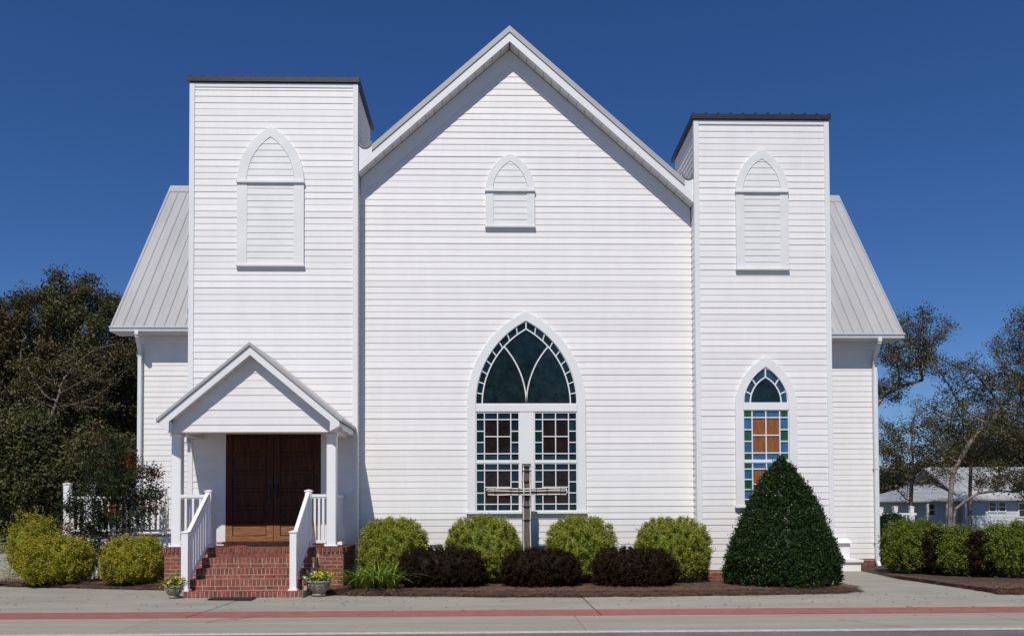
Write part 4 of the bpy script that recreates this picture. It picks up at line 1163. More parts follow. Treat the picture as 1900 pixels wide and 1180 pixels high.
for i, (px, w, top, lab) in enumerate(((820, 156, 1013, 'low burgundy shrub beside the daylilies, nearest the porch'),
                                        (1003, 148, 1016, 'low burgundy shrub in front of the wooden cross'),
                                        (1177, 150, 1014, 'low burgundy shrub nearest the conical holly'))):
    shrub('burgundy_shrub', px, -1.62, w, top, lab, 'lf_purple', gpur, depth=0.48, n_tip=4000, per=11, leaf=0.019, seed=20 + i, loose=0.09, expo=(3.2, 2.8, 3.0)[i], lumpy=(0.09, 0.07, 0.11)[i], sprig=0.07, clump=(260, 0.065), flare=0.02)
shrub('conical_holly', 1452, -1.47, 212, 850, 'tall conical dark green holly in front of the coloured window', 'lf_holly', None, depth=1.0, n_tip=8000, per=10, leaf=0.028, seed=31,
      loose=0.05, expo=2.2, taper=lambda f: np.interp(f, [0, 0.05, 0.22, 0.38, 0.59, 0.79, 0.92, 1.0], [0.93, 1.0, 0.98, 0.86, 0.67, 0.42, 0.20, 0.03]), lumpy=0.045, cat='holly', bias=0.18, sprig=0.08)
ggold = 'golden shrubs left of the porch'
shrub('golden_shrub', 107, -0.30, 124, 991, 'rounded golden shrub in front of the loose arching one', 'lf_gold', ggold, n_tip=4200, per=11, leaf=0.021, seed=41, loose=0.10, lumpy=0.13, expo=2.6, clump=(200, 0.095), flare=0.05)
shrub('golden_shrub', 249, -0.62, 116, 993, 'rounded golden shrub beside the brick porch pier', 'lf_gold', ggold, n_tip=4200, per=11, leaf=0.021, seed=42, loose=0.10, lumpy=0.13, expo=2.6, clump=(200, 0.095), flare=0.05)
shrub('golden_shrub', 66, 0.75, 100, 952, 'taller loose arching golden shrub at the far left', 'lf_gold', ggold, n_tip=2200, per=16, leaf=0.022, clump=(120, 0.11), seed=43, loose=0.42, lumpy=0.16, expo=2.0, sprig=0.17)
ghed = 'hedge shrubs by the driveway'
shrub('hedge_shrub', 1702, 1.0, 126, 964, 'rounded green hedge shrub nearest the church wing', 'lf_hedge', ghed, n_tip=4200, clump=(190, 0.12), per=11, leaf=0.026, seed=51, loose=0.08, lumpy=0.1)
shrub('hedge_shrub', 1785, 0.25, 104, 976, 'middle green hedge shrub between two burgundy ones', 'lf_hedge', ghed, n_tip=3600, clump=(170, 0.12), per=11, leaf=0.026, seed=52, loose=0.10, lumpy=0.12)
shrub('hedge_shrub', 1876, -0.1, 134, 970, 'large green hedge shrub at the right edge', 'lf_hedge', ghed, n_tip=4600, clump=(200, 0.13), per=11, leaf=0.026, seed=53, loose=0.12, lumpy=0.14)
shrub('burgundy_shrub', 1744, 0.42, 62, 983, 'burgundy shrub squeezed between the first two green hedge shrubs', 'lf_purple', ghed, n_tip=2200, per=11, clump=(90, 0.09), leaf=0.024, seed=54, loose=0.1, lumpy=0.1)
shrub('burgundy_shrub', 1818, -0.12, 68, 987, 'burgundy shrub nearer the right edge of the hedge', 'lf_purple', ghed, n_tip=2200, per=11, clump=(90, 0.09), leaf=0.024, seed=55, loose=0.1, lumpy=0.1)
shrub('hedge_shrub', 1975, 0.2, 130, 965, 'green hedge shrub cut by the right edge of the picture', 'lf_hedge', ghed, n_tip=1500, per=11, leaf=0.026, seed=57, loose=0.1, lumpy=0.1)
shrub('dark_shrub', 1652, 3.6, 62, 950, 'narrow dark green shrub tight behind the church downspout', 'lf_holly', None, n_tip=1000, per=11, leaf=0.03, seed=56, loose=0.1, lumpy=0.1)

def blades(n, base, spread, length, width, seed, lean=1.0):
    r = np.random.default_rng(seed)
    a = r.uniform(0, 2 * np.pi, n); o = np.stack([np.cos(a), np.sin(a), np.zeros(n)], 1)
    b = np.array(base) + o * (r.uniform(0, 1, n) ** 0.7 * spread)[:, None] * np.array([1, 0.7, 0])
    L = length * r.uniform(0.6, 1.15, n); k = r.uniform(0.6, 1.1, n) * lean
    side = np.stack([-np.sin(a), np.cos(a), np.zeros(n)], 1)
    vs = []; S = 6
    for i in range(S + 1):
        f = i / S; th = 0.15 + 1.9 * k * f
        out = L * (f * 0.25 + 0.55 * k * f * f); z = L * (f * 1.0 - 0.75 * k * f * f)
        w = width * (1 - f) ** 0.6 * (0.5 + min(1, f * 4) * 0.5)
        c = b + o * out[:, None] + np.array([0, 0, 1.0]) * z[:, None]
        c[:, 2] = np.maximum(c[:, 2], base[2] + 0.012)
        vs += [c - side * np.atleast_1d(w)[..., None] / 2, c + side * np.atleast_1d(w)[..., None] / 2]
    V = np.stack(vs, 1).reshape(-1, 3); q = []
    for i in range(S): q.append([2 * i, 2 * i + 1, 2 * i + 3, 2 * i + 2])
    q = (np.array(q)[None] + (np.arange(n) * 2 * (S + 1))[:, None, None]).reshape(-1, 4)
    return V, q, np.repeat(r.uniform(0, 1, n), 2 * (S + 1))
lx, ly = X(692, 1085, -2.0), -2.0
lily = empty('daylily_clump', (lx, ly, 0.03), 'clump of arching strap leaved daylilies beside the brick pier', 'plant')
parts = [blades(46, (lx + dx, ly + dy, 0.04), 0.09, 0.80, 0.038, 61 + i) for i, (dx, dy) in enumerate(((-0.28, 0), (-0.08, -0.05), (0.12, 0.02), (0.3, -0.03), (0.02, 0.15)))]
v, q, w = join_parts(parts); np_mesh('leaves', v, q, 'lf_lily', lily, w)
MB().tube([(lx + 0.03, ly - 0.1, 0.05), (lx + 0.02, ly - 0.12, 0.35), (lx + 0.05, ly - 0.13, 0.58)], 0.006, 6).build('flower_stalk', 'palebark', lily)
# thin grass by the holly and in the yard
def grass(name, cx, cy, sx, sy, n, h, seed, label):
    r = np.random.default_rng(seed)
    b = np.stack([r.normal(cx, sx, n), r.normal(cy, sy, n), np.full(n, 0.045)], 1)
    a = r.uniform(0, 6.28, n); s = np.stack([np.cos(a), np.sin(a), np.zeros(n)], 1) * 0.004
    tip = b + np.stack([r.normal(0, 0.4, n), r.normal(0, 0.4, n), np.ones(n)], 1) * (h * r.uniform(0.5, 1.2, n))[:, None]
    V = np.stack([b - s, b + s, tip + s * 0.2, tip - s * 0.2], 1).reshape(-1, 3)
    tag(np_mesh(name, V, np.arange(4 * n).reshape(n, 4), 'grass', None, np.repeat(r.uniform(0, 1, n), 4)), label, 'grass', None, 'stuff')
gx_, gy_ = G(1318, 1098)
grass('grass', gx_, gy_ + 0.1, 0.35, 0.08, 900, 0.05, 5, 'thin green grass at the bed edge left of the holly')
gx_, gy_ = G(180, 1086); grass('grass', gx_, gy_ + 0.2, 0.1, 0.08, 250, 0.10, 6, 'small tuft of weeds between the golden shrubs')

rl_ = np.random.default_rng(77); n = 260
lp = np.stack([rl_.uniform(-10, 10, n), YS - 0.05 - np.abs(rl_.normal(size=n)) * 1.3, rl_.uniform(0.008, 0.014, n)], 1)
lp = lp[lp[:, 1] > Y_LINE1]
v, q, w = leaves(lp, np.tile([0, 0, 1.0], (len(lp), 1)), 0.05, 0.026, 0.9, rl_); v[:, 2] = np.clip(v[:, 2], 0.007, 0.03)
tag(np_mesh('leaf_litter', v, q, 'straw', None, w), 'scattered dry leaf bits on the sidewalk', 'leaf litter', None, 'stuff')
# planters
def planter(px, py, Y, wpx, label, seed):
    cx = X(px, py, Y); r = px_len(wpx, Y) / 2
    root = empty('flower_planter', (cx, Y, 0.0), label, 'planter', 'stone planters beside the steps')
    h = r * 1.35
    prof = [(r * 0.55, 0.002), (r * 0.60, 0.015), (r * 0.60, 0.035), (r * 0.46, 0.045), (r * 0.55, h * 0.22), (r * 0.80, h * 0.45), (r * 0.92, h * 0.75), (r * 0.95, h * 0.86), (r * 1.03, h * 0.88), (r * 1.05, h * 0.97), (r * 0.98, h), (r * 0.86, h * 0.98), (r * 0.80, h * 0.85)]
    o = MB().lathe(prof, (cx, Y, 0.006), 28).build('urn', 'urn', root, 0, True)
    sc = MB()
    for k in range(8):                       # scroll relief
        a0 = 2 * math.pi * k / 8
        for sgn in (1, -1):
            pts = []
            for i in range(16):
                th = i / 15 * 3.6 * math.pi / 2; q = 0.16 * (1 - i / 19)
                aa = a0 + sgn * (0.2 + q * math.cos(th) * 1.1); zz = h * (0.62 + q * 1.25 * math.sin(th)); rr_ = r * np.interp(zz / h, [0.22, 0.45, 0.75, 0.86], [0.55, 0.80, 0.92, 0.95]) + 0.003
                pts.append((cx + rr_ * math.cos(aa), Y + rr_ * math.sin(aa), zz))
            sc.tube(pts, 0.0065, 5)
    sc.build('scrollwork', 'urn', o, 0, True)
    rg = np.random.default_rng(seed); n = 480
    p = rg.normal(size=(n, 3)) * np.array([r * 0.52, r * 0.5, 0.055]) + np.array([cx, Y, h + 0.05])
    v, q, w = leaves(p, np.tile([0, -0.4, 1.0], (n, 1)), 0.055, 0.03, 0.45, rg); np_mesh('leaves', v, q, 'lf_lily', root, w)
    for nm, mm, kx in (('yellow_flowers', 'yellow', 20), ('pale_flowers', 'whitepetal', 5)):
        fl = MB()
        for i in range(kx):
            c = Vector((cx + float(np.clip(rg.normal() * 0.62, -1.15, 1.15)) * r, Y - min(1.6, abs(rg.normal())) * r * 0.4, h + 0.06 + min(1.8, abs(rg.normal())) * 0.05))
            for j in range(5):
                a = j * 2 * math.pi / 5 + rg.uniform(0, 1); u_ = Vector((math.cos(a), -0.35 + 0.1 * rg.normal(), math.sin(a) * 0.9)); s_ = Vector((-math.sin(a), 0, math.cos(a)))
                fl.add([c, c + u_ * 0.015 + s_ * 0.012, c + u_ * 0.028, c + u_ * 0.015 - s_ * 0.012], [(0, 1, 2, 3)])
        tag(fl.build(nm, mm, root), kind='stuff')
    tw = MB()
    for i in range(14):
        a = rg.uniform(0, 6.28); q = rg.uniform(0.3, 1.0)
        tw.tube([(cx, Y, h), (cx + math.cos(a) * r * q * 0.7, Y + math.sin(a) * r * q * 0.5, h + 0.09), (cx + math.cos(a) * r * q * 1.1, Y + math.sin(a) * r * q * 0.6, h + 0.10 + 0.1 * rg.uniform())], 0.0025, 4)
    tw.build('stalks', 'lf_crape', root)
planter(323, 1090, -2.62, 33, 'small round stone planter of yellow pansies left of the steps', 3)
planter(592, 1090, -2.42, 42, 'wider stone planter of yellow and pale pansies right of the steps', 4)
a = G(390, 1112.5); b = G(473, 1107.5)
mt = MB().prismz([(G(384, 1113.5)), (G(466, 1113.8)), (G(478, 1107.6)), (G(397, 1107.4))], 0.006, 0.018).build('door_mat', 'mat', None, 0.003)
tag(mt, 'black rubber mat on the sidewalk at the foot of the steps', 'mat')
mt = MB().box(X(460, 1007, -0.9), X(535, 1007, -0.9), -1.05, -0.6, ZP + 0.004, ZP + 0.016).build('door_mat', 'mat', None, 0.003)
tag(mt, 'dark mat on the porch floor before the doors', 'mat')

# ------------------------------------------------------------------ ramp with white railing left of the church
YR = 1.15
rampx0, rampx1 = X(122, 950, YR), LX0 - 0.05
zr_ = Z(200, 923, YR); zd = Z(280, 992, YR)
ramp = empty('entrance_ramp', ((rampx0 + rampx1) / 2, YR, 0), 'raised side ramp with white vinyl railing behind the crape myrtle', 'ramp')
dk = MB().box(rampx0, rampx1, YR - 0.1, YR + 1.5, zd - 0.16, zd - 0.03).build('deck_frame', 'vinyl', ramp)
y = YR - 0.1; i = 0
while y < YR + 1.45:
    MB().box(rampx0, rampx1, y, y + 0.13, zd - 0.028, zd).build('deck_board', 'deckwood', ramp); y += 0.14
for px_, tp in ((125, 896), (168, 899), (250, 903), (303, 905)):
    xx = X(px_, 950, YR); post(xx, YR, zd + 0.002, Z(px_, tp, YR) - 0.03, 0.115, ramp, 'post')
rl = railing('railing', ramp, (rampx0 + 0.06, YR), (rampx1, YR), zr_, zr_, zd + 0.09, zd + 0.09, 24)
for i in range(32):
    xx = rampx0 + (rampx1 - rampx0) * (i + 0.5) / 32
    MB().box(xx - 0.022, xx + 0.022, YR - 0.13, YR - 0.105, 0.04, zd - 0.16).build('skirt_picket', 'vinyl', ramp)
MB().box(rampx0, rampx1, YR - 0.125, YR - 0.101, zd - 0.158, zd - 0.1).build('skirt_rail', 'vinyl', ramp)

# ------------------------------------------------------------------ trees
def grow(trunk, attr, step, infl, kill, iters, rng, jitter=0.12):
    nodes = [np.array(p, float) for p in trunk]; par = [-1] + list(range(len(trunk) - 1))
    A = np.array(attr); P_ = np.array(nodes)
    D = np.linalg.norm(A[:, None, :] - P_[None], axis=2); best = D.argmin(1); bd = D.min(1)
    for it in range(iters):
        if len(A) == 0: break
        act = bd < infl
        if not act.any():
            infl *= 1.3; continue
        dirs = {}
        vec = unit(A[act] - np.array(nodes)[best[act]])
        for b_, v_ in zip(best[act], vec): dirs.setdefault(int(b_), []).append(v_)
        new = []
        for b_, vs in dirs.items():
            d_ = np.sum(vs, 0) + rng.normal(size=3) * jitter * len(vs) ** 0.5 + np.array([0, 0, 0.05])
            nd = nodes[b_] + d_ / (np.linalg.norm(d_) + 1e-9) * step
            new.append(nd); par.append(b_)
        base = len(nodes); nodes += new
        N_ = np.array(new); D = np.linalg.norm(A[:, None, :] - N_[None], axis=2); nb_ = D.argmin(1); nd_ = D.min(1)
        up = nd_ < bd; best = np.where(up, nb_ + base, best); bd = np.where(up, nd_, bd)
        k = bd > kill; A, best, bd = A[k], best[k], bd[k]
        if len(nodes) > 3500: break
    return np.array(nodes), np.array(par)
def tree(name, label, cat, base, trunk, blobs, n_attr, step, leafm, bark, leaf_n, leaf_size, seed, group=None, r_tip=0.02, spread=0.45, gap=0.0, r_exp=2.4, m2=None, f2=0.3, kill=None, sprays=0):
    rg = np.random.default_rng(seed)
    at = []
    if sprays:
        extra = []
        for (cx, cy, cz, rx, ry, rz) in blobs:
            for j in range(sprays):
                a = rg.uniform(-0.3, math.pi + 0.3); q = rg.uniform(0.95, 1.25); f_ = rg.uniform(0.16, 0.30)
                extra.append((cx + math.cos(a) * rx * q, cy + rg.uniform(-0.6, 0.6) * ry, cz + math.sin(a) * rz * q, rx * f_, ry * f_, rz * f_))
        blobs = list(blobs) + extra
    tot = sum(b[3] * b[4] * b[5] for b in blobs)
    for (cx, cy, cz, rx, ry, rz) in blobs:
        k = max(8, int(n_attr * rx * ry * rz / tot)); d = unit(rg.normal(size=(k, 3))) * (rg.uniform(0, 1, (k, 1)) ** 0.45)
        at.append(d * np.array([rx, ry, rz]) + np.array([cx, cy, cz]))
    at = np.concatenate(at)
    nodes, par = grow(trunk, at, step, step * 6, kill or step * 1.5, 120, rg)
    n = len(nodes); ch = np.zeros(n, int)
    for p in par[1:]: ch[p] += 1
    rad = np.where(ch == 0, r_tip ** r_exp, 0.0)
    for i in range(n - 1, 0, -1): rad[par[i]] += rad[i] if ch[i] else r_tip ** r_exp
    rad = np.where(ch == 0, r_tip ** r_exp, rad) ** (1 / r_exp)
    root = empty(name, base, label, cat, group)
    A = nodes[par[1:]]; B = nodes[1:]
    v, q, w = tubes(A, B, np.minimum(rad[par[1:]], rad[1:] * 1.6), rad[1:], 7)
    np_mesh('trunk', v, q, bark, root, w)
    thin = np.where(rad < r_tip * 2.6)[0]
    if gap > 0: thin = thin[(lump(nodes[thin] * 0.35, seed + 9, 2.0) > -0.9 + gap)]
    k = max(1, leaf_n // max(1, len(thin)))
    c = nodes[np.repeat(thin, k)]
    pos = c + rg.normal(size=c.shape) * spread * np.array([1, 1, 0.75])
    ctr = np.array([np.mean([b[0] for b in blobs]), np.mean([b[1] for b in blobs]), np.mean([b[2] for b in blobs])])
    nr = unit(pos - ctr) + np.array([0, 0, 0.4]); sh = np.repeat(rg.uniform(0, 1, len(thin)), k)
    if m2:
        sel = np.repeat(rg.uniform(size=len(thin)) < f2, k)
        v, q, w = leaves(pos[sel], nr[sel], leaf_size * 1.5, leaf_size * 0.8, 0.35, rg, 0.4, sh[sel]); np_mesh('crown', v, q, m2, root, w)['label'] = 'browner leaves'
        pos, nr, sh = pos[~sel], nr[~sel], sh[~sel]
    v, q, w = leaves(pos, nr, leaf_size * 1.5, leaf_size * 0.8, 0.35, rg, 0.4, sh)
    np_mesh('crown', v, q, leafm, root, w)
    return root
def pt(px, py, Y):
    x, z = P(px, py, Y); return (x, Y, z)
def blob(px, py, Y, wpx, hpx, dm):
    x, z = P(px, py, Y); s = (Y + 16) / F
    return (x, Y, z, wpx * s / 2, dm, hpx * s / 2)
gw = 'woodland trees left of the church'
def trunk_pts(px, Y, h, lean=0.0, n=4):
    x = X(px, 950, Y); return [(x + lean * i / n, Y, -0.2 + (h + 0.2) * i / n) for i in range(n + 1)]
def wood(px, Y, blobs, label, seed, leafm, n=42000, trh=3.0, bark='bark', m2=None, f2=0.3, ls=0.115, sp=0.27, attr=900, gap=0.42, step=0.42, tip=0.018):
    bl = [blob(b[0], b[1], Y, b[2], b[3], b[4]) for b in blobs]
    return tree('woodland_tree', label, 'tree', (X(px, 950, Y), Y, -0.16), trunk_pts(px, Y, trh), bl, attr, step, leafm, bark, n, ls, seed, gw, tip, sp, gap, 2.4, m2, f2, None, 5)
wood(135, 30, [(130, 545, 60, 90, 1.0), (112, 590, 70, 110, 1.3), (160, 600, 80, 130, 1.5), (190, 560, 26, 50, .6), (150, 690, 170, 180, 2.2), (100, 720, 130, 190, 2.2)], 'tallest woodland tree with a pointed crown left of the roof', 201, 'lf_wood', 46000, 5.0, 'palebark', m2='lf_wood2', f2=0.3, attr=1000)
wood(50, 28, [(55, 575, 70, 80, 1.4), (15, 590, 70, 90, 1.4), (35, 660, 140, 140, 2.0), (20, 760, 170, 160, 2.2)], 'broad woodland tree lower and left of the tallest one', 202, 'lf_wood2', 40000, 5.0, 'palebark', m2='lf_wood', f2=0.4, attr=900)
wood(225, 33, [(215, 600, 44, 90, 1.2), (232, 660, 80, 130, 2), (260, 740, 140, 200, 2.2)], 'woodland tree half hidden by the left wing of the church', 203, 'lf_wood2', 32000, 4.0, 'palebark', m2='lf_wood', f2=0.4)
wood(-60, 30, [(-50, 640, 140, 190, 2.2), (-40, 780, 150, 200, 2.2)], 'woodland tree cut by the left edge of the picture', 204, 'lf_wood', 26000)
wood(60, 21, [(30, 830, 150, 110, 1.5), (40, 900, 200, 130, 1.6)], 'dark bushy woodland tree low at the left edge', 205, 'lf_wood', 34000, 1.2, ls=0.12, sp=0.3, m2='lf_wood3', f2=0.15, step=0.4)
wood(190, 22, [(190, 860, 130, 130, 1.5), (200, 930, 180, 110, 1.5)], 'dark bushy woodland tree low beside the church downspout', 206, 'lf_wood2', 34000, 1.0, ls=0.12, sp=0.3, m2='lf_wood', f2=0.5, step=0.4)
wood(100, 38, [(100, 790, 330, 280, 2), (60, 920, 380, 160, 2)], 'shadowy woodland tree filling the gap behind the bushy ones', 207, 'lf_wood', 46000, 1.0, ls=0.24, sp=0.65, gap=0)
wood(-120, 26, [(-130, 800, 220, 330, 2)], 'dense woodland tree beyond the left edge', 208, 'lf_wood', 22000, 1.0, ls=0.2, sp=0.6)
# bare pale branches in front of the wood
tree('bare_sapling', 'leaning bare sapling with pale branches in front of the dark woods', 'tree', (X(85, 950, 24), 24, -0.1),
     [pt(84, 1000, 24), pt(86, 900, 24), pt(88, 790, 24), pt(96, 770, 24)], [blob(120, 700, 24, 70, 110, 0.9), blob(150, 650, 24, 50, 80, 0.8), blob(180, 690, 24, 100, 70, 0.9), blob(205, 650, 24, 70, 60, 0.8), blob(60, 700, 24, 60, 100, .8), blob(170, 750, 24, 110, 40, .8)], 420, 0.36, 'lf_wood2', 'oakbark', 3000, 0.08, 210, None, 0.012, 0.22, 0, 2.1)
# crape myrtle in front of the ramp
YM = 0.25
tree('crape_myrtle', 'loose dark crape myrtle with a few red leaves in front of the white ramp railing', 'tree', (X(205, 1070, YM), YM, 0.03),
     [pt(205, 1075, YM), pt(204, 1040, YM), pt(203, 1005, YM)], [blob(205, 900, YM, 120, 190, 0.6), blob(165, 950, YM, 110, 120, 0.5), blob(250, 900, YM, 100, 130, 0.5), blob(190, 1000, YM, 80, 90, 0.4), blob(268, 955, YM, 70, 80, 0.3), blob(195, 815, YM, 60, 60, 0.3)],
     420, 0.12, 'lf_crape', 'bark', 13000, 0.038, 220, None, 0.0035, 0.085, 0, 2.3, 'lf_red', 0.05)

# right: oaks behind the church and over the house
gr_ = 'open crowned oaks right of the church'
YO = 26
def oak(px, Y, trunk, blobs, label, seed, n, attr=300, gap=0.5, m2='lf_wood2', f2=0.45, step=0.36, ls=0.08, sp=0.22, tip=0.018, bark='oakbark'):
    return tree('oak_tree', label, 'tree', (trunk[0][0], Y, -0.16), trunk, blobs, attr, step, 'lf_oak', bark, n, ls, seed, gr_, tip, sp, gap, 2.3, m2, f2, step * 1.4, 4)
oak(1765, YO, [pt(1762, 985, YO), pt(1763, 945, YO), pt(1764, 915, YO), pt(1768, 880, YO), pt(1778, 858, YO), pt(1797, 825, YO), pt(1830, 785, YO), pt(1862, 760, YO), pt(1895, 742, YO)],
    [blob(1750, 770, YO, 80, 90, 1.6), blob(1740, 690, YO, 70, 60, 1.2), blob(1790, 700, YO, 70, 60, 1.2), blob(1845, 730, YO, 90, 70, 1.6), blob(1890, 740, YO, 60, 60, 1.6), blob(1800, 800, YO, 110, 60, 1.6), blob(1725, 840, YO, 80, 50, 1.4)],
    'forked oak in front of the white house', 301, 13000, 560, 0.45)
oak(1640, YO + 2, [pt(1590, 985, YO + 2), pt(1594, 900, YO + 2), pt(1600, 840, YO + 2), pt(1616, 770, YO + 2), pt(1640, 733, YO + 2), pt(1672, 716, YO + 2), pt(1712, 705, YO + 2)],
    [blob(1690, 650, YO + 2, 110, 90, 1.6), blob(1655, 720, YO + 2, 70, 70, 1.4), blob(1712, 595, YO + 2, 80, 60, 1.0), blob(1650, 640, YO + 2, 50, 90, 1.0), blob(1655, 830, YO + 2, 60, 90, 1.2)],
    'oak leaning out from behind the right wing of the church', 302, 13000, 520, 0.42)
oak(1900, YO + 4, [pt(1945, 985, YO + 4), pt(1943, 900, YO + 4), pt(1935, 820, YO + 4), pt(1920, 760, YO + 4)],
    [blob(1880, 640, YO + 4, 70, 80, 1.4), blob(1905, 590, YO + 4, 70, 60, 1.2), blob(1885, 700, YO + 4, 80, 60, 1.4), blob(1870, 780, YO + 4, 90, 60, 1.4), blob(1940, 700, YO + 4, 120, 200, 1.8)],
    'oak cut by the right edge with a heavy crown', 303, 18000, 640, 0.3)
oak(1690, YO + 8, [pt(1690, 985, YO + 8), pt(1690, 930, YO + 8), pt(1692, 890, YO + 8)],
    [blob(1690, 830, YO + 8, 120, 110, 2.0), blob(1660, 880, YO + 8, 90, 70, 1.6), blob(1735, 880, YO + 8, 90, 80, 1.6), blob(1700, 770, YO + 8, 50, 60, 1.2)], 'twiggy brown thicket tree between the church and the house', 305, 6500, 560, 0.3, 'lf_rust', 0.4)
oak(1800, YO + 9, [pt(1800, 985, YO + 9), pt(1800, 900, YO + 9), pt(1802, 860, YO + 9)],
    [blob(1800, 830, YO + 9, 130, 90, 2.0), blob(1850, 820, YO + 9, 120, 90, 1.8), blob(1830, 770, YO + 9, 90, 60, 1.5)], 'twiggy tree rising directly behind the forked oak', 306, 8000, 520, 0.3, 'lf_rust', 0.35)
# low limb reaching over the house
oak(1790, YO - 1, [pt(1768, 985, YO - 1), pt(1772, 945, YO - 1), pt(1790, 930, YO - 1), pt(1815, 915, YO - 1), pt(1850, 910, YO - 1), pt(1890, 912, YO - 1)],
    [blob(1860, 890, YO - 1, 140, 50, 1.0), blob(1910, 905, YO - 1, 90, 60, 1.0)], 'low limbed oak reaching across the house front', 304, 4200, 200, 0.3, ls=0.085, sp=0.2, tip=0.02)
# the tree across the road whose reflection darkens the arched window
YB = -47.0
tree('roadside_tree', 'dark leafy tree across the road, seen only as a reflection in the arched window', 'tree', (1.5, YB, -0.16), [(1.5, YB, -0.2), (1.6, YB, 1.5), (1.5, YB, 3.0), (1.4, YB, 4.2)],
     [(1.5, YB, 9.5, 6.5, 3.0, 4.5), (-5.0, YB, 7.0, 4.0, 2.5, 3.0), (8.0, YB, 7.0, 4.0, 2.5, 3.0), (1.0, YB, 13.0, 3.5, 2.0, 2.5)], 420, 0.7, 'lf_wood', 'oakbark', 26000, 0.26, 333, None, 0.03, 0.5, 0.2)
gfar = 'far tree line right of the church'
for i, (px, Y, top, wpx, lab, m, m2) in enumerate(((1648, 55, 880, 80, 'low far tree just right of the church downspout', 'lf_wood', 'lf_wood2'), (1725, 60, 862, 90, 'rusty far tree behind the forked oak', 'lf_rust', 'lf_wood2'),
                                                (1800, 66, 800, 90, 'dark far tree above the house roof', 'lf_wood', 'lf_rust'), (1862, 64, 782, 110, 'taller dark far tree above the house ridge', 'lf_wood2', 'lf_wood'), (1945, 62, 760, 120, 'far tree at the right edge', 'lf_wood', 'lf_wood2'), (1690, 70, 885, 70, 'small far tree between the two low ones', 'lf_wood', 'lf_wood2'))):
    bl = [blob(px, (top + 900) / 2, Y, wpx, max(40, 900 - top), 2.5), blob(px + 8, 925, Y, wpx * 1.1, 60, 2.5)]
    tree('far_tree', lab, 'tree', (X(px, 950, Y), Y, -0.16), trunk_pts(px, Y, 1.2), bl, 200, 0.7, m, 'bark', 14000, 0.22, 400 + i, gfar, 0.03, 0.5, 0.15, 2.4, m2, 0.35)

# ------------------------------------------------------------------ house on the right
YH = 40.0
def hx(px): return X(px, 950, YH)
def hz(py, Y=YH): return Z(1850, py, Y)
house = empty('house', (hx(1850), YH, -0.16), 'low white house with grey metal roof behind the hedge', 'house')
ez, rz_ = hz(927), hz(866) + 0.2
x0, x1 = hx(1786), hx(2120)
MB().box(x0, x1, YH, YH + 9, -0.16, ez).build('wall', 'hwall', house)
for k in range(12):
    MB().box(x0 - 0.01, x1, YH - 0.03, YH - 0.001, -0.1 + k * 0.24, -0.1 + k * 0.24 + 0.225).build('siding_board', 'hwall', house)
rf = MB().prismx([(YH - 0.6, ez - 0.05), (YH - 0.6, ez + 0.05), (YH + 4.5, rz_), (YH + 9.6, ez + 0.05), (YH + 9.6, ez - 0.05), (YH + 4.5, rz_ - 0.15)], x0 - 0.3, x1).build('roof', 'hroof', house)
for k in range(18):
    xx = x0 - 0.25 + k * 0.62
    if xx > x1 - 0.6: break
    MB().prismx([(YH - 0.6, ez + 0.052), (YH - 0.6, ez + 0.075), (YH + 4.45, rz_ + 0.02), (YH + 4.45, rz_ - 0.002)], xx, xx + 0.55).build('roof_panel', 'hroof', rf)
# lower wing with hipped porch roof
px0, px1 = hx(1680), hx(1786)
pz0, pz1 = hz(929), hz(897)
MB().box(px0 + 0.7, px1 - 0.01, YH + 0.4, YH + 8, -0.16, pz0).build('wall', 'hwall', house)
MB().add([(px0 - 0.3, YH - 0.8, pz0 + 0.02), (px1 + 1.4, YH - 0.8, pz0 + 0.10), (px1 + 1.4, YH + 3.5, pz1 + 0.15), (px0 + 2.2, YH + 3.5, pz1), (px0 - 0.3, YH + 8, pz0 + 0.02), (px0 - 0.3, YH - 0.8, pz0 - 0.08), (px1 + 1.4, YH - 0.8, pz0 - 0.0), (px0 - 0.3, YH + 8, pz0 - 0.08)],
         [(0, 1, 2, 3), (0, 3, 4), (0, 5, 6, 1), (0, 4, 7, 5)]).build('porch_roof', 'hroof', house)
for a in (1682, 1712, 1748, 1782):
    MB().box(hx(a) - 0.07, hx(a) + 0.07, YH - 0.7, YH - 0.56, -0.16, pz0 - 0.02).build('porch_post', 'hwall', house)
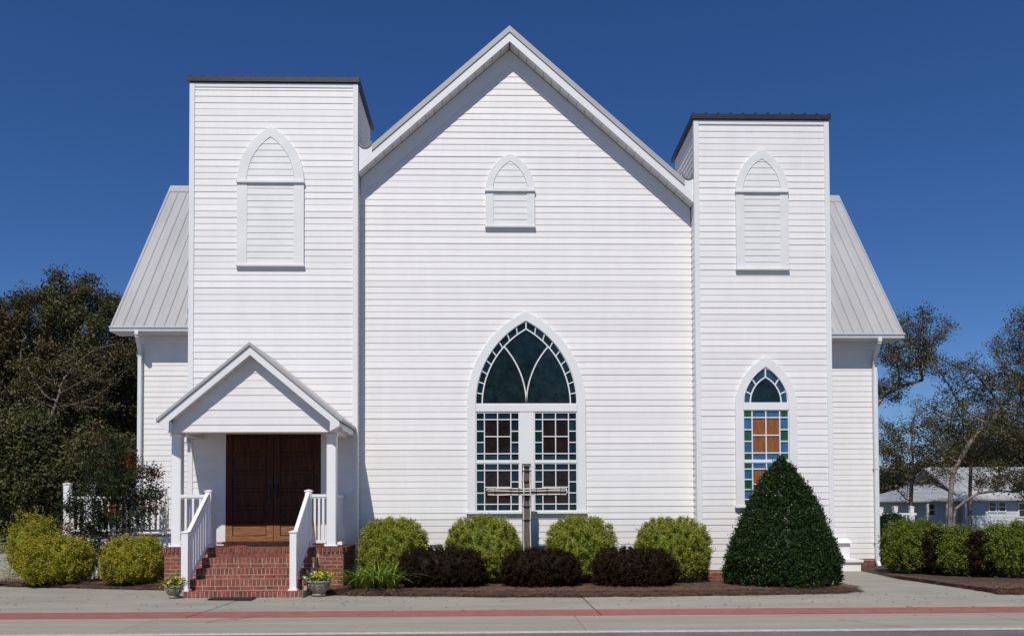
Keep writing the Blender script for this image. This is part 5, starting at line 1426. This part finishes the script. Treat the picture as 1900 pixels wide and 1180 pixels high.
def hwin(a, b, t, bt, Y):
    xa, xb, za, zb_ = X(a, 950, Y), X(b, 950, Y), Z(1850, bt, Y), Z(1850, t, Y)
    fr = MB()
    f = 0.07
    fr.box(xa - f, xa, Y - 0.09, Y - 0.0, za - f, zb_ + f); fr.box(xb, xb + f, Y - 0.09, Y - 0.0, za - f, zb_ + f)
    fr.box(xa, xb, Y - 0.088, Y, zb_, zb_ + f); fr.box(xa, xb, Y - 0.088, Y, za - f, za); fr.box(xa, xb, Y - 0.075, Y - 0.03, (za + zb_) / 2 - 0.03, (za + zb_) / 2 + 0.03)
    w_ = fr.build('window', 'trim', house)
    MB().box(xa, xb, Y - 0.05, Y - 0.031, (za + zb_) / 2 + 0.031, zb_).build('pane', 'hglass', w_)
    MB().box(xa, xb, Y - 0.05, Y - 0.031, za, (za + zb_) / 2 - 0.031).build('pane', 'hglass', w_)
hwin(1790, 1800, 934, 958, YH); hwin(1835, 1846, 932, 948, YH); hwin(1853, 1864, 932, 948, YH); hwin(1890, 1902, 934, 958, YH)
hwin(1722, 1734, 935, 955, YH + 0.4); hwin(1757, 1768, 935, 960, YH + 0.4)
# second far roof
YH2 = 60.0
h2 = empty('shed', (X(1660, 950, YH2), YH2, -0.16), 'far grey roofed building seen left of the white house', 'building')
sx0, sx1 = X(1640, 950, YH2), X(1705, 950, YH2)
MB().box(sx0, sx1, YH2, YH2 + 6, -0.16, Z(1660, 925, YH2)).build('wall', 'hwall', h2)
MB().prismx([(YH2 - 0.5, Z(1660, 926, YH2)), (YH2 + 3, Z(1660, 902, YH2 + 3)), (YH2 + 6.5, Z(1660, 926, YH2)), (YH2 + 3, Z(1660, 902, YH2 + 3) - 0.2)], sx0 - 0.5, sx1).build('roof', 'shedroof', h2)
# white vinyl fence posts in the gap
YFp = 9.0
fc = empty('vinyl_fence', (X(1660, 950, YFp), YFp, -0.16), 'white vinyl railing glimpsed behind the hedge right of the church', 'fence')
for p_, tp in ((1634, 941), (1661, 939), (1675, 941), (1691, 939)):
    post(X(p_, 950, YFp), YFp + (0.5 if p_ in (1675,) else 0), -0.14, Z(p_, tp, YFp) - 0.03, 0.11, fc, 'post')
railing('fence_rail', fc, (X(1634, 950, YFp), YFp), (X(1700, 950, YFp), YFp), Z(1660, 953, YFp), Z(1660, 953, YFp), 0.1, 0.1, 9)
